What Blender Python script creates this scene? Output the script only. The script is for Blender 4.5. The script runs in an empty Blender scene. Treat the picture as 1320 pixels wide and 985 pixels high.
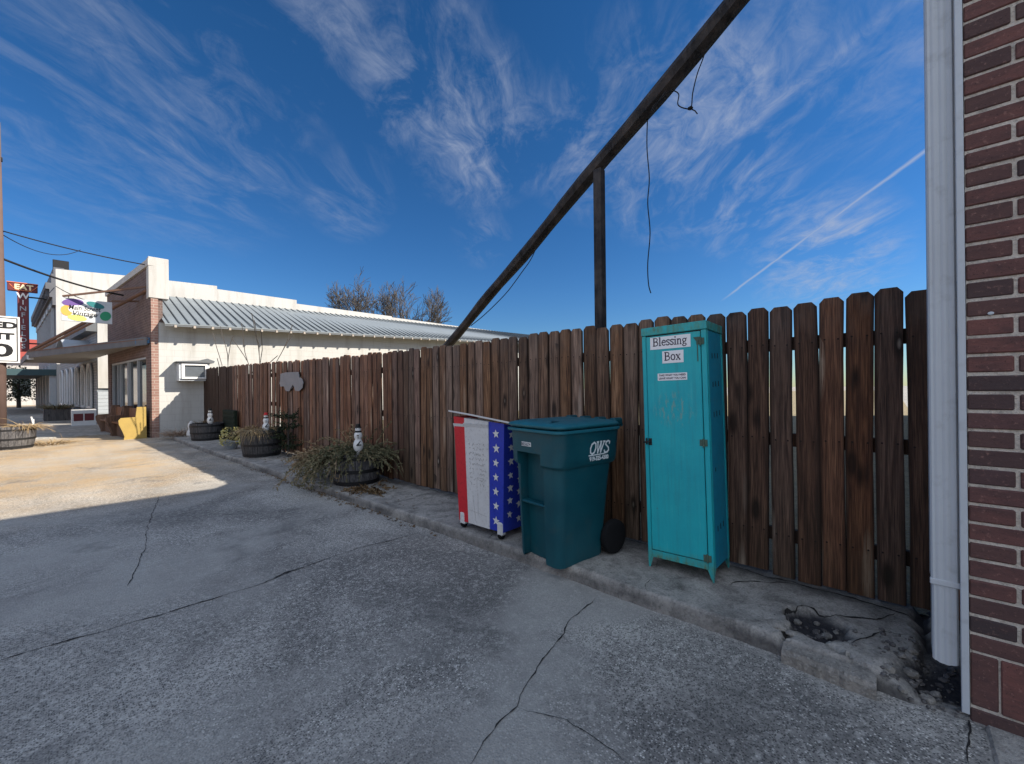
import bpy, bmesh, math, random
from mathutils import Vector, Matrix
from mathutils import noise as mnoise
rnd = random.Random(7)
S = bpy.context.scene
COL = S.collection
# ------------------------------------------------------------------ view geometry (used to measure real positions)
F, ROLL, HY, YAW, CZ = 540., .011, 500.5, math.atan(594/540), 1.3
sa, ca = math.sin(YAW), math.cos(YAW)
def ray(px, py):
    dx, dy = px-660, py-HY
    r = (dx*math.cos(ROLL)-dy*math.sin(ROLL))/F
    d = (dx*math.sin(ROLL)+dy*math.cos(ROLL))/F
    return Vector((sa+r*ca, ca-r*sa, -d))
def atz(px, py, z):
    v = ray(px, py); return Vector((0, 0, CZ))+v*((z-CZ)/v.z)
def atX(px, py, X):
    v = ray(px, py); return Vector((0, 0, CZ))+v*(X/v.x)
def atY(px, py, Y):
    v = ray(px, py); return Vector((0, 0, CZ))+v*(Y/v.y)
def atD(px, py, t):
    return Vector((0, 0, CZ))+ray(px, py)*t

# ------------------------------------------------------------------ mesh builder
def ortho(d):
    d = Vector(d).normalized()
    a = Vector((0, 0, 1)) if abs(d.z) < .9 else Vector((1, 0, 0))
    u = d.cross(a).normalized(); return u, d.cross(u).normalized()
class G:
    def __init__(s): s.v = []; s.f = []; s.m = []; s.rv = []
    def add(s, vs, fs, m=0, r=0.):
        o = len(s.v); s.v += [tuple(p) for p in vs]; s.rv += [r]*len(vs)
        s.f += [tuple(i+o for i in f) for f in fs]; s.m += [m]*len(fs); return s
    def box(s, x0, x1, y0, y1, z0, z1, b=0., m=0, r=0., mat=None):
        c = ((x0+x1)/2, (y0+y1)/2, (z0+z1)/2); h = (abs(x1-x0)/2, abs(y1-y0)/2, abs(z1-z0)/2)
        b = min(b, min(h)*.9)
        sg = [(i, j, k) for i in (-1, 1) for j in (-1, 1) for k in (-1, 1)]
        ix = {q: n for n, q in enumerate(sg)}
        if b <= 0:
            vs = [tuple(c[a]+q[a]*h[a] for a in range(3)) for q in sg]
            fs = [(0, 1, 3, 2), (4, 6, 7, 5), (0, 4, 5, 1), (2, 3, 7, 6), (0, 2, 6, 4), (1, 5, 7, 3)]
        else:
            vs = []
            for q in sg:
                for a in range(3):
                    vs.append(tuple(c[t]+q[t]*(h[t]-(0 if t == a else b)) for t in range(3)))
            I = lambda q, a: ix[q]*3+a
            fs = []
            for a in range(3):
                t, u = (a+1) % 3, (a+2) % 3
                for sg1 in (-1, 1):
                    ring = []
                    for p, w in ((-1, -1), (1, -1), (1, 1), (-1, 1)):
                        q = [0, 0, 0]; q[a] = sg1; q[t] = p; q[u] = w; ring.append(I(tuple(q), a))
                    fs.append(tuple(ring if sg1 > 0 else ring[::-1]))
                for p in (-1, 1):      # edges along axis a
                    for w in (-1, 1):
                        q0 = [0, 0, 0]; q0[a] = -1; q0[t] = p; q0[u] = w; q1 = list(q0); q1[a] = 1
                        e = (I(tuple(q0), t), I(tuple(q1), t), I(tuple(q1), u), I(tuple(q0), u))
                        fs.append(e if p*w > 0 else e[::-1])
            for q in sg:
                e = (I(q, 0), I(q, 1), I(q, 2)); fs.append(e if q[0]*q[1]*q[2] > 0 else e[::-1])
        if mat is not None: vs = [tuple(mat @ Vector(p)) for p in vs]
        return s.add(vs, fs, m, r)
    def bar(s, p0, p1, w, t, up=(0, 0, 1), b=0., m=0, r=0.):
        p0, p1 = Vector(p0), Vector(p1); d = p1-p0; L = d.length; d.normalize()
        up = Vector(up); u = d.cross(up)
        if u.length < 1e-5: u = d.cross(Vector((1, 0, 0)))
        u.normalize(); v = u.cross(d)
        M = Matrix((( d.x, u.x, v.x, p0.x), (d.y, u.y, v.y, p0.y), (d.z, u.z, v.z, p0.z), (0, 0, 0, 1)))
        return s.box(0, L, -w/2, w/2, -t/2, t/2, b, m, r, M)
    def tube(s, pts, rad, n=8, m=0, r=0., cap=True):
        pts = [Vector(p) for p in pts]; k = len(pts)
        if not hasattr(rad, '__len__'): rad = [rad]*k
        vs = []; fs = []; pu = None
        for i, p in enumerate(pts):
            d = (pts[min(i+1, k-1)]-pts[max(i-1, 0)])
            if d.length < 1e-9: d = Vector((0, 0, 1))
            d.normalize()
            if pu is None: u, w = ortho(d)
            else:
                u = pu-d*pu.dot(d)
                u = ortho(d)[0] if u.length < 1e-6 else u.normalized()
                w = d.cross(u)
            pu = u
            for j in range(n):
                a = 2*math.pi*j/n; vs.append(p+(u*math.cos(a)+w*math.sin(a))*rad[i])
        for i in range(k-1):
            for j in range(n):
                fs.append((i*n+j, i*n+(j+1) % n, (i+1)*n+(j+1) % n, (i+1)*n+j))
        if cap: fs += [tuple(range(n))[::-1], tuple((k-1)*n+j for j in range(n))]
        return s.add(vs, fs, m, r)
    def lathe(s, prof, c=(0, 0, 0), n=24, m=0, r=0., sx=1, sy=1):
        vs = []; fs = []
        for (rr, z) in prof:
            for j in range(n):
                a = 2*math.pi*j/n; vs.append((c[0]+rr*math.cos(a)*sx, c[1]+rr*math.sin(a)*sy, c[2]+z))
        for i in range(len(prof)-1):
            for j in range(n):
                fs.append((i*n+j, i*n+(j+1) % n, (i+1)*n+(j+1) % n, (i+1)*n+j))
        if prof[0][0] > 1e-4: fs.append(tuple(range(n))[::-1])
        if prof[-1][0] > 1e-4: fs.append(tuple((len(prof)-1)*n+j for j in range(n)))
        return s.add(vs, fs, m, r)
    def prism(s, poly, off, m=0, r=0.):
        n = len(poly); off = Vector(off); a = [Vector(p) for p in poly]
        vs = a+[p+off for p in a]
        fs = [tuple(range(n)), tuple(range(2*n-1, n-1, -1))]+[(i, i+n, (i+1) % n+n, (i+1) % n) for i in range(n)]
        return s.add(vs, fs, m, r)
    def loft(s, rings, m=0, cap0=True, cap1=True):
        n = len(rings[0]); vs = [p for q in rings for p in q]; fs = []
        for i in range(len(rings)-1):
            for j in range(n):
                fs.append((i*n+j, i*n+(j+1) % n, (i+1)*n+(j+1) % n, (i+1)*n+j))
        if cap0: fs.append(tuple(range(n))[::-1])
        if cap1: fs.append(tuple((len(rings)-1)*n+j for j in range(n)))
        return s.add(vs, fs, m)
    def stroke(s, pts, w, nrm, m=0, t=.0006):
        nrm = Vector(nrm).normalized(); pts = [Vector(p) for p in pts]
        for a, b in zip(pts, pts[1:]):
            d = b-a
            if d.length < 1e-6: continue
            d.normalize(); u = d.cross(nrm)*(w/2); e = d*(w*.25)
            s.prism([a-e+u, a-e-u, b+e-u, b+e+u], nrm*t, m)
        return s
    def build(s, name, mats, parent=None, smooth=False, recalc=True, origin=None):
        me = bpy.data.meshes.new(name)
        if parent is not None: o0 = wloc(parent)
        elif origin is not None: o0 = Vector(origin)
        else:
            xs, ys, zs = zip(*s.v); o0 = Vector(((min(xs)+max(xs))/2, (min(ys)+max(ys))/2, min(zs)))
        me.from_pydata([(p[0]-o0.x, p[1]-o0.y, p[2]-o0.z) for p in s.v], [], s.f)
        mats = mats if isinstance(mats, (list, tuple)) else [mats]
        for q in mats: me.materials.append(q)
        me.polygons.foreach_set('material_index', s.m)
        if any(s.rv):
            at = me.attributes.new('rnd', 'FLOAT', 'POINT'); at.data.foreach_set('value', s.rv)
        if recalc:
            bm = bmesh.new(); bm.from_mesh(me); bmesh.ops.recalc_face_normals(bm, faces=bm.faces); bm.to_mesh(me); bm.free()
        if smooth:
            me.polygons.foreach_set('use_smooth', [True]*len(me.polygons))
            if smooth is not True: me.set_sharp_from_angle(angle=math.radians(smooth))
        o = bpy.data.objects.new(name, me); COL.objects.link(o)
        if parent is not None: o.parent = parent
        else: o.location = o0
        return o
def wloc(o):
    p = Vector(o.location)
    while o.parent: o = o.parent; p += o.location
    return p
def tag(o, label, cat, group=None):
    o['label'] = label; o['category'] = cat
    if group: o['group'] = group
    return o
def thing(name, loc, label, cat, group=None):
    o = bpy.data.objects.new(name, None); COL.objects.link(o); o.location = loc; o.empty_display_size = .2
    return tag(o, label, cat, group)
def struct(o): o['kind'] = 'structure'; return o
def text_mesh(g, s, size, org, u, v, m=0, ax='CENTER', sx=1., bold=0., shear=0., t=.0006):
    c = bpy.data.curves.new('lettering', 'FONT'); c.body = s; c.size = size; c.align_x = ax; c.align_y = 'CENTER'
    c.offset = bold; c.shear = shear; c.resolution_u = 3
    o = bpy.data.objects.new('lettering', c); COL.objects.link(o)
    dg = bpy.context.evaluated_depsgraph_get(); me = bpy.data.meshes.new_from_object(o.evaluated_get(dg))
    u, v, org = Vector(u), Vector(v), Vector(org); n = u.cross(v).normalized()
    g.add([org+u*(p.co.x*sx)+v*p.co.y+n*t for p in me.vertices], [tuple(p.vertices) for p in me.polygons], m)
    bpy.data.objects.remove(o); bpy.data.curves.remove(c); bpy.data.meshes.remove(me)

# ------------------------------------------------------------------ materials
class N:
    def __init__(s, name):
        s.mat = bpy.data.materials.new(name); s.mat.use_nodes = True; s.t = s.mat.node_tree
        s.b = s.t.nodes['Principled BSDF']; s.b.inputs['Specular IOR Level'].default_value = .3
    def n(s, ty, **k):
        q = s.t.nodes.new(ty)
        for a, b in k.items(): setattr(q, a, b)
        return q
    def lk(s, a, b): s.t.links.new(a, b)
    def set(s, sock, val):
        if hasattr(val, 'is_output') or isinstance(val, bpy.types.NodeSocket): s.lk(val, sock)
        else: sock.default_value = val
    def obj(s): return s.n('ShaderNodeTexCoord').outputs['Object']
    def geo(s): return s.n('ShaderNodeNewGeometry').outputs['Position']
    def mapv(s, v, sc=(1, 1, 1), loc=(0, 0, 0), rot=(0, 0, 0)):
        q = s.n('ShaderNodeMapping'); s.set(q.inputs['Vector'], v); q.inputs['Scale'].default_value = sc
        s.set(q.inputs['Location'], loc); q.inputs['Rotation'].default_value = rot; return q.outputs[0]
    def noise(s, v, sc, det=4, rough=.6, dist=0.):
        q = s.n('ShaderNodeTexNoise'); s.set(q.inputs['Vector'], v); q.inputs['Scale'].default_value = sc
        q.inputs['Detail'].default_value = det; q.inputs['Roughness'].default_value = rough; q.inputs['Distortion'].default_value = dist
        return q.outputs['Fac']
    def vor(s, v, sc, feature='F1'):
        q = s.n('ShaderNodeTexVoronoi', feature=feature); s.set(q.inputs['Vector'], v); q.inputs['Scale'].default_value = sc; return q
    def ramp(s, f, stops, interp='LINEAR'):
        q = s.n('ShaderNodeValToRGB'); s.set(q.inputs[0], f); e = q.color_ramp.elements; q.color_ramp.interpolation = interp
        while len(e) < len(stops): e.new(.5)
        for i, (p, c) in enumerate(stops):
            e[i].position = p; e[i].color = (c, c, c, 1) if not hasattr(c, '__len__') else (*c[:3], 1)
        return q.outputs[0]
    def rng(s, f, a, b, c=0., d=1.):
        q = s.n('ShaderNodeMapRange'); s.set(q.inputs[0], f)
        for i, x in enumerate((a, b, c, d)): q.inputs[1+i].default_value = x
        return q.outputs[0]
    def mix(s, f, a, b, bt='MIX'):
        q = s.n('ShaderNodeMix', data_type='RGBA', blend_type=bt); s.set(q.inputs['Factor'], f)
        for k, x in ((6, a), (7, b)):
            if isinstance(x, (tuple, list)): x = (*x[:3], 1)
            s.set(q.inputs[k], x)
        return q.outputs[2]
    def math(s, op, a, b=0., c=0.):
        q = s.n('ShaderNodeMath', operation=op); s.set(q.inputs[0], a); s.set(q.inputs[1], b); s.set(q.inputs[2], c); return q.outputs[0]
    def sep(s, v):
        q = s.n('ShaderNodeSeparateXYZ'); s.set(q.inputs[0], v); return q.outputs
    def attr(s, a): return s.n('ShaderNodeAttribute', attribute_name=a).outputs['Fac']
    def orand(s): return s.n('ShaderNodeObjectInfo').outputs['Random']
    def bump(s, h, st=.3, d=.01):
        q = s.n('ShaderNodeBump'); s.set(q.inputs['Height'], h); q.inputs['Strength'].default_value = st; q.inputs['Distance'].default_value = d
        s.lk(q.outputs[0], s.b.inputs['Normal'])
    def out(s, col, rough=.7, metal=0., spec=None):
        if isinstance(col, (tuple, list)): col = (*col[:3], 1)
        s.set(s.b.inputs['Base Color'], col); s.set(s.b.inputs['Roughness'], rough); s.set(s.b.inputs['Metallic'], metal)
        if spec is not None: s.b.inputs['Specular IOR Level'].default_value = spec
        return s.mat
def paint(name, c, rough=.5, var=.25, sc=6., dirt=(.08, .07, .06), damt=.25, metal=0., spec=.35, bump=.05):
    k = N(name); o = k.obj(); a = k.noise(o, sc, 5); b = k.noise(o, sc*7, 4)
    col = k.mix(k.rng(a, .3, .7, 0, var), c, tuple(x*.55 for x in c))
    col = k.mix(k.rng(b, .55, .8, 0, damt), col, dirt)
    k.bump(b, bump, .003)
    return k.out(col, k.rng(a, .2, .8, rough-.08, rough+.12), metal, spec)
M = {}
def mk_pavement():
    k = N('weathered exposed aggregate pavement'); p = k.geo()
    x, y, z = k.sep(p)
    big = k.noise(p, .55, 5, .6, .6); mid = k.noise(p, 2.6, 5, .65); fine = k.noise(p, 45, 5, .7)
    v1 = k.vor(p, 105); v2 = k.vor(p, 130); sc = k.n('ShaderNodeSeparateColor'); k.lk(v1.outputs['Color'], sc.inputs[0])
    sc2 = k.n('ShaderNodeSeparateColor'); k.lk(v2.outputs['Color'], sc2.inputs[0])
    trk = k.noise(k.mapv(p, (2.2, .22, 1), rot=(0, 0, .12)), 1.1, 5, .6, .8)
    base = k.mix(k.rng(big, .40, .58), (.17, .16, .148), (.44, .415, .375))
    base = k.mix(k.rng(trk, .5, .68, 0, .55), base, (.17, .162, .152))
    base = k.mix(k.rng(mid, .4, .66, 0, .5), base, (.20, .19, .175))
    base = k.mix(k.rng(fine, .45, .66, .0, .85), base, (.10, .096, .092))
    base = k.mix(k.rng(k.noise(p, 24, 3, .6), .52, .66, .0, .55), base, (.46, .435, .395))
    # smooth cement patches hide the stones
    show = k.math('MULTIPLY', k.rng(k.noise(k.mapv(p, loc=(3, 1, 0)), .8, 4, .6), .38, .58, .25, 1.), k.rng(mid, .3, .6, .5, 1.))
    st = k.math('MULTIPLY', k.rng(sc.outputs[0], .68, .74), k.rng(v1.outputs['Distance'], .55, .3))
    col = k.mix(k.math('MULTIPLY', k.math('MULTIPLY', st, show), .9), base, k.mix(sc.outputs[1], (.36, .34, .31), (.78, .74, .68)))
    dk = k.math('MULTIPLY', k.rng(sc2.outputs[0], .60, .66), k.rng(v2.outputs['Distance'], .6, .35))
    col = k.mix(k.math('MULTIPLY', dk, .8), col, (.03, .03, .032))
    # tan of the sunlit patch painted into the pavement towards the shops
    sunpatch = k.math('MULTIPLY', k.rng(y, 6.3, 9.5), k.rng(k.noise(k.mapv(p, (1, .25, 1)), 1.2, 5, .6, .5), .25, .6, .55, 1))
    sunpatch = k.math('MULTIPLY', k.math('MULTIPLY', sunpatch, k.rng(x, 2.2, 1.2, .25, 1)), k.math('MULTIPLY', k.rng(fine, .62, .42, .35, 1.), k.rng(mid, .62, .45, .5, 1.)))
    col = k.mix(k.math('MULTIPLY', sunpatch, .97), col, (.355, .235, .110))
    sm = k.rng(k.noise(k.mapv(p, loc=(5.2, 7.7, 0)), .62, 4, .55, .5), .47, .60, 0, .72)
    sm = k.math('MULTIPLY', sm, k.rng(y, 9., 6.5, .35, 1.))
    col = k.mix(sm, col, k.mix(k.rng(mid, .35, .65), (.27, .255, .235), (.35, .335, .305)))
    oil = k.vor(k.mapv(p, loc=(.3, .8, 0)), .85); os_ = k.n('ShaderNodeSeparateColor'); k.lk(oil.outputs['Color'], os_.inputs[0])
    od = k.math('ADD', oil.outputs['Distance'], k.math('MULTIPLY', k.math('SUBTRACT', k.noise(p, 5, 5, .7), .5), .35))
    col = k.mix(k.math('MULTIPLY', k.rng(os_.outputs[0], .62, .64), k.rng(od, .24, .08, 0, .32)), col, (.07, .067, .065))
    # damp dark blotches
    col = k.mix(k.rng(k.noise(k.mapv(p, loc=(9, 4, 0)), .9, 6, .7, 1.), .56, .72, 0, .75), col, (.085, .082, .08))
    col = k.mix(1., col, (1.10, 1.12, 1.13), 'MULTIPLY')
    h = k.math('ADD', k.math('MULTIPLY', v1.outputs['Distance'], -.6), k.math('MULTIPLY', fine, 1.2))
    h = k.math('ADD', h, k.math('MULTIPLY', mid, 2.))
    k.bump(h, .55, .006)
    return k.out(col, .9, 0, .2)
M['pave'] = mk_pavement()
def mk_conc(name, a, b, stain=.6, rough_sc=1.):
    k = N(name); p = k.geo()
    big = k.noise(p, 1.3, 6, .62, .5); mid = k.noise(p, 6, 5, .65, .3); fine = k.noise(p, 70, 4, .7); x, y, z = k.sep(p)
    col = k.mix(k.rng(big, .3, .68), a, b)
    col = k.mix(k.rng(mid, .45, .75, 0, stain), col, tuple(q*.38 for q in a))
    col = k.mix(k.rng(k.noise(p, 20, 5, .7), .5, .72, 0, .6), col, tuple(q*.45 for q in a)); col = k.mix(k.rng(fine, .5, .75, 0, .7), col, tuple(q*.35 for q in a))
    v = k.vor(p, 120); sc = k.n('ShaderNodeSeparateColor'); k.lk(v.outputs['Color'], sc.inputs[0])
    col = k.mix(k.math('MULTIPLY', k.rng(sc.outputs[0], .80, .88), .3), col, (.42, .40, .37))
    col = k.mix(k.math('MULTIPLY', k.attr('rnd'), k.rng(mid, .25, .5, .6, 1.)), col, (.035, .034, .038))
    k.bump(k.math('ADD', k.math('MULTIPLY', mid, 2.5), k.math('ADD', k.math('MULTIPLY', fine, 1.3), k.noise(p, 24, 4, .7))), .9, .008)
    return k.out(col, .92, 0, .2)
M['walk'] = mk_conc('old stained sidewalk concrete', (.23, .22, .205), (.44, .42, .385), .85)
M['rock'] = mk_conc('broken kerb concrete', (.20, .187, .168), (.34, .32, .29), .7)
M['tar'] = N('dark crack dirt').out((.03, .029, .029), 1., 0, .1)
M['pitdirt'] = mk_conc('dark rubble', (.08, .076, .08), (.17, .16, .155), .6)
def mk_wood(name, c0, c1, c2, pale=.35, green=.3, edge=False):
    k = N(name); o = k.obj(); r = k.orand()
    off = k.n('ShaderNodeCombineXYZ'); k.lk(k.math('MULTIPLY', r, 57.), off.inputs[0]); k.lk(k.math('MULTIPLY', r, 91.), off.inputs[2])
    ov = k.n('ShaderNodeVectorMath', operation='ADD'); k.lk(o, ov.inputs[0]); k.lk(off.outputs[0], ov.inputs[1]); v = ov.outputs[0]
    x, y, z = k.sep(o)
    g1 = k.noise(k.mapv(v, (22, 22, .9)), 2.2, 6, .65, .8); g2 = k.noise(k.mapv(v, (60, 60, 1.6)), 3., 4, .6); pat = k.noise(k.mapv(v, (4, 4, 1.2)), 1.1, 4, .6)
    col = k.ramp(g1, [(.33, c0), (.49, c1), (.66, c2)])
    col = k.mix(k.rng(g2, .42, .66, 0, .75), col, tuple(q*.35 for q in c0))
    # knots: sparse cells, stretched along the board
    kv = k.vor(k.mapv(v, (9, 9, 3.1)), 1.); ks = k.n('ShaderNodeSeparateColor'); k.lk(kv.outputs['Color'], ks.inputs[0])
    kd = kv.outputs['Distance']; on = k.rng(ks.outputs[0], .60, .62)
    col = k.mix(k.math('MULTIPLY', on, k.rng(kd, .34, .16, 0, .85)), col, tuple(q*.22 for q in c0))
    col = k.mix(k.math('MULTIPLY', k.math('MULTIPLY', on, k.rng(ks.outputs[1], .55, .6)), k.rng(kd, .12, .05, 0, .8 if edge else 0)), col, (.30, .24, .19))
    # pale sap / bare streaks and weather
    sv = k.vor(k.mapv(v, (9, 9, 1.15), (.4, .2, .13)), 1.); ss_ = k.n('ShaderNodeSeparateColor'); k.lk(sv.outputs['Color'], ss_.inputs[0])
    sap = k.math('MULTIPLY', k.rng(ss_.outputs[1], .74, .76), k.math('MULTIPLY', k.rng(sv.outputs['Distance'], .30, .12), k.rng(g2, .38, .5)))
    col = k.mix(k.math('MULTIPLY', sap, .75 if edge else .0), col, (.38, .29, .21))
    col = k.mix(k.math('MULTIPLY', k.rng(pat, .52, .75), pale), col, c2)
    val = k.n('ShaderNodeHueSaturation'); k.lk(col, val.inputs['Color']); k.lk(k.rng(r, 0, 1, .55, 1.35), val.inputs['Value']); k.lk(k.rng(k.math('FRACT', k.math('MULTIPLY', r, 17.3)), 0, 1, .7, 1.1), val.inputs['Saturation'])
    col = val.outputs[0]
    col = k.mix(k.math('MULTIPLY', k.rng(z, .75, .05), k.rng(pat, .35, .7, .1, green*1.8)), col, (.025, .026, .014))
    col = k.mix(k.math('MULTIPLY', k.rng(z, 1.45, 1.9), k.rng(k.noise(v, 5, 4), .4, .7, 0, .55)), col, (.115, .095, .085))
    if edge:
        yy = k.math('SUBTRACT', k.math('ABSOLUTE', y), .036); nl = None; stn = None
        for h_ in (.285, .935, 1.585):
            dz = k.math('SUBTRACT', z, h_); d2 = k.math('ADD', k.math('MULTIPLY', yy, yy), k.math('MULTIPLY', dz, dz))
            a_ = k.rng(d2, .00004, .00002); b_ = k.math('MULTIPLY', k.rng(k.math('ABSOLUTE', yy), .009, .003), k.math('MULTIPLY', k.rng(dz, -.13, -.02), k.rng(dz, .004, 0.)))
            b_ = k.math('MULTIPLY', b_, k.rng(g2, .38, .62)); nl = a_ if nl is None else k.math('MAXIMUM', nl, a_); stn = b_ if stn is None else k.math('MAXIMUM', stn, b_)
        col = k.mix(k.math('MULTIPLY', stn, .7), col, tuple(q*.45 for q in c0)); col = k.mix(nl, col, (.012, .009, .008))
        gap_shade = k.rng(k.math('ADD', k.math('ABSOLUTE', y), k.math('MULTIPLY', g1, .022)), .056, .077)  # shadow lines between boards, painted as darker board edges
        col = k.mix(k.math('MULTIPLY', gap_shade, .85), col, tuple(q*.3 for q in c0))
    k.bump(k.math('ADD', g1, k.math('MULTIPLY', g2, .5)), .6, .005)
    return k.out(col, k.rng(g1, .3, .7, .6, .85), 0, .25)
M['picket'] = mk_wood('dark weathered fence board', (.040, .017, .010), (.122, .053, .029), (.22, .108, .060), edge=True)
M['picket1'] = mk_wood('grey brown weathered fence board', (.055, .028, .016), (.165, .086, .048), (.30, .175, .105), .6, .3, True)
M['picket2'] = mk_wood('brown weathered fence board', (.060, .027, .016), (.195, .090, .053), (.32, .175, .108), .55, .2, True)
M['post'] = mk_wood('dark tarred timber', (.009, .0085, .0095), (.017, .016, .018), (.042, .041, .045), .4, 0)
M['barrel'] = mk_wood('weathered barrel stave', (.04, .04, .046), (.085, .082, .09), (.17, .155, .15), .4, .1)
M['brownwood'] = mk_wood('varnished brown pew wood', (.12, .055, .032), (.21, .105, .058), (.30, .165, .095), .3, 0)
M['yellow'] = paint('worn yellow paint', (.36, .25, .07), .55, .35, 5)
def mk_teal():
    k = N('chipped teal paint'); o = k.obj(); x, y, z = k.sep(o)
    a = k.noise(o, 3, 5); b = k.noise(k.mapv(o, (1, 1, .35)), 26, 5, .7); f = k.noise(o, 90, 3)
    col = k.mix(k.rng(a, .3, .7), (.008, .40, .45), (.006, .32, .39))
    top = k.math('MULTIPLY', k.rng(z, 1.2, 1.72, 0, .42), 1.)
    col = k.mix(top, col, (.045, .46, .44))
    edge = k.math('MAXIMUM', k.rng(z, 1.64, 1.69, 0, .8), k.rng(z, .17, .09, 0, .9))
    col = k.mix(k.math('MULTIPLY', edge, k.rng(b, .35, .6)), col, (.085, .21, .13))
    col = k.mix(k.math('MULTIPLY', edge, k.rng(b, .58, .68, 0, .9)), col, (.14, .07, .035))
    # scuffs in the middle of the door where things have rubbed
    dy = k.math('MULTIPLY', k.math('ADD', y, -.0), 7.); dz = k.math('MULTIPLY', k.math('ADD', z, -1.14), 8.)
    d2 = k.math('ADD', k.math('MULTIPLY', dy, dy), k.math('MULTIPLY', dz, dz))
    sp = k.math('MULTIPLY', k.rng(d2, 1.3, .2), k.rng(k.noise(k.mapv(o, (1, 1, .3)), 48, 4, .7), .5, .62, 0, .65))
    col = k.mix(sp, col, (.24, .30, .22))
    col = k.mix(k.rng(k.noise(o, 40, 5, .75), .68, .74, 0, .8), col, (.10, .085, .05))
    stk = k.noise(k.mapv(o, (9, 9, .5)), 5, 5, .7)
    col = k.mix(k.rng(stk, .5, .72, 0, .4), col, (.03, .20, .23)); col = k.mix(k.rng(stk, .42, .25, 0, .35), col, (.10, .46, .47))
    k.bump(k.math('ADD', k.math('MULTIPLY', a, 3.), k.math('MULTIPLY', f, .3)), .3, .006)
    return k.out(col, k.rng(a, .3, .7, .42, .6), 0, .4)
M['teal'] = mk_teal()
M['tealside'] = paint('teal side panel paint', (.006, .26, .40), .5, .3, 4, (.08, .10, .08), .35)
M['rust'] = paint('rusty teal ironwork', (.07, .12, .09), .7, .4, 20, (.10, .04, .02), .7)
M['darkmetal'] = paint('dark iron', (.03, .03, .032), .55, .3, 20, metal=.6)
def mk_plastic():
    k = N('dark teal cart plastic'); o = k.obj(); a = k.noise(o, 3, 5); f = k.noise(o, 160, 2); s = k.noise(k.mapv(o, (6, 6, .7)), 9, 5, .7)
    col = k.mix(k.rng(a, .3, .7), (.003, .052, .072), (.006, .082, .104))
    col = k.mix(k.rng(s, .55, .8, 0, .4), col, (.03, .10, .11))
    scr = k.noise(k.mapv(o, (40, 40, 3), rot=(.5, .3, 0)), 4, 4, .7); col = k.mix(k.rng(scr, .66, .74, 0, .45), col, (.09, .16, .165)); col = k.mix(k.rng(k.noise(o, 7, 5, .7), .55, .75, 0, .4), col, (.05, .075, .075))
    k.bump(k.math('ADD', f, k.math('MULTIPLY', a, 4.)), .1, .003)
    return k.out(col, k.rng(a, .3, .7, .36, .55), 0, .4)
M['cart'] = mk_plastic()
M['cartlid'] = paint('teal cart lid plastic', (.012, .125, .165), .42, .3, 4, (.10, .18, .2), .3)
M['rubber'] = N('black rubber').out((.006, .006, .007), .85)
M['white'] = paint('white paint', (.66, .66, .65), .5, .25, 9, (.3, .28, .25), .25)
M['paper'] = paint('white paper', (.80, .79, .80), .6, .06, 12, (.5, .5, .5), .05)
M['ink'] = N('purple black ink').out((.035, .02, .045), .6)
M['letter'] = N('pale printed lettering').out((.72, .74, .74), .6)
M['red'] = paint('red paint', (.55, .018, .03), .45, .25, 6, (.12, .01, .01), .6)
M['flagwhite'] = paint('dirty white paint', (.60, .60, .60), .5, .3, 7, (.22, .20, .18), .65)
M['blue'] = paint('royal blue paint', (.022, .045, .42), .4, .3, 8, (.01, .012, .05), .75)
M['scribble'] = N('faded pencil grey').out((.30, .29, .28), .7)
def mk_brick():
    k = N('dark red face brick'); p = k.geo(); r = k.attr('rnd'); f = k.noise(p, 55, 5, .7); m = k.noise(k.mapv(p, (1, .6, 2.)), 14, 5, .65, .4)
    c = k.ramp(r, [(.0, (.055, .042, .044)), (.3, (.100, .056, .052)), (.6, (.135, .063, .057)), (.85, (.168, .073, .063)), (1., (.075, .049, .052))])
    c = k.mix(k.rng(m, .42, .68, 0, .75), c, (.07, .042, .042)); c = k.mix(k.rng(f, .58, .75, 0, .6), c, (.36, .2, .16))
    c = k.mix(k.rng(k.noise(p, 160, 2), .62, .72, 0, .7), c, (.03, .02, .02))
    k.bump(k.math('ADD', m, f), .6, .004); return k.out(c, .85, 0, .25)
M['brick'] = mk_brick()
M['mortar'] = mk_conc('pale mortar', (.52, .46, .40), (.66, .60, .53), .45)
def mk_wallbrick(name, c1, c2, mo, sc):
    k = N(name); o = k.geo(); q = k.n('ShaderNodeTexBrick'); x, y, z = k.sep(o)
    cv = k.n('ShaderNodeCombineXYZ'); k.lk(k.math('ADD', x, y), cv.inputs[0]); k.lk(z, cv.inputs[1]); k.lk(cv.outputs[0], q.inputs['Vector'])
    q.inputs['Color1'].default_value = (*c1, 1); q.inputs['Color2'].default_value = (*c2, 1); q.inputs['Mortar'].default_value = (*mo, 1)
    q.inputs['Scale'].default_value = sc; q.inputs['Mortar Size'].default_value = .016; q.inputs['Brick Width'].default_value = .5; q.inputs['Row Height'].default_value = .19
    n = k.noise(o, 2.5, 5); col = k.mix(k.rng(n, .35, .7, 0, .45), q.outputs['Color'], tuple(a*.6 for a in c1))
    k.bump(q.outputs['Fac'], -.4, .008); return k.out(col, .85, 0, .2)
M['fbrick'] = mk_wallbrick('brown shop brick', (.105, .070, .062), (.15, .10, .088), (.20, .165, .15), 2.3)
M['sunlit_brick'] = mk_wallbrick('shop pier brick in sunlit tone', (.23, .135, .11), (.29, .175, .145), (.36, .31, .27), 2.3)  # shop brick with its sunlit tone painted in, lighter and pinker
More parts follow.
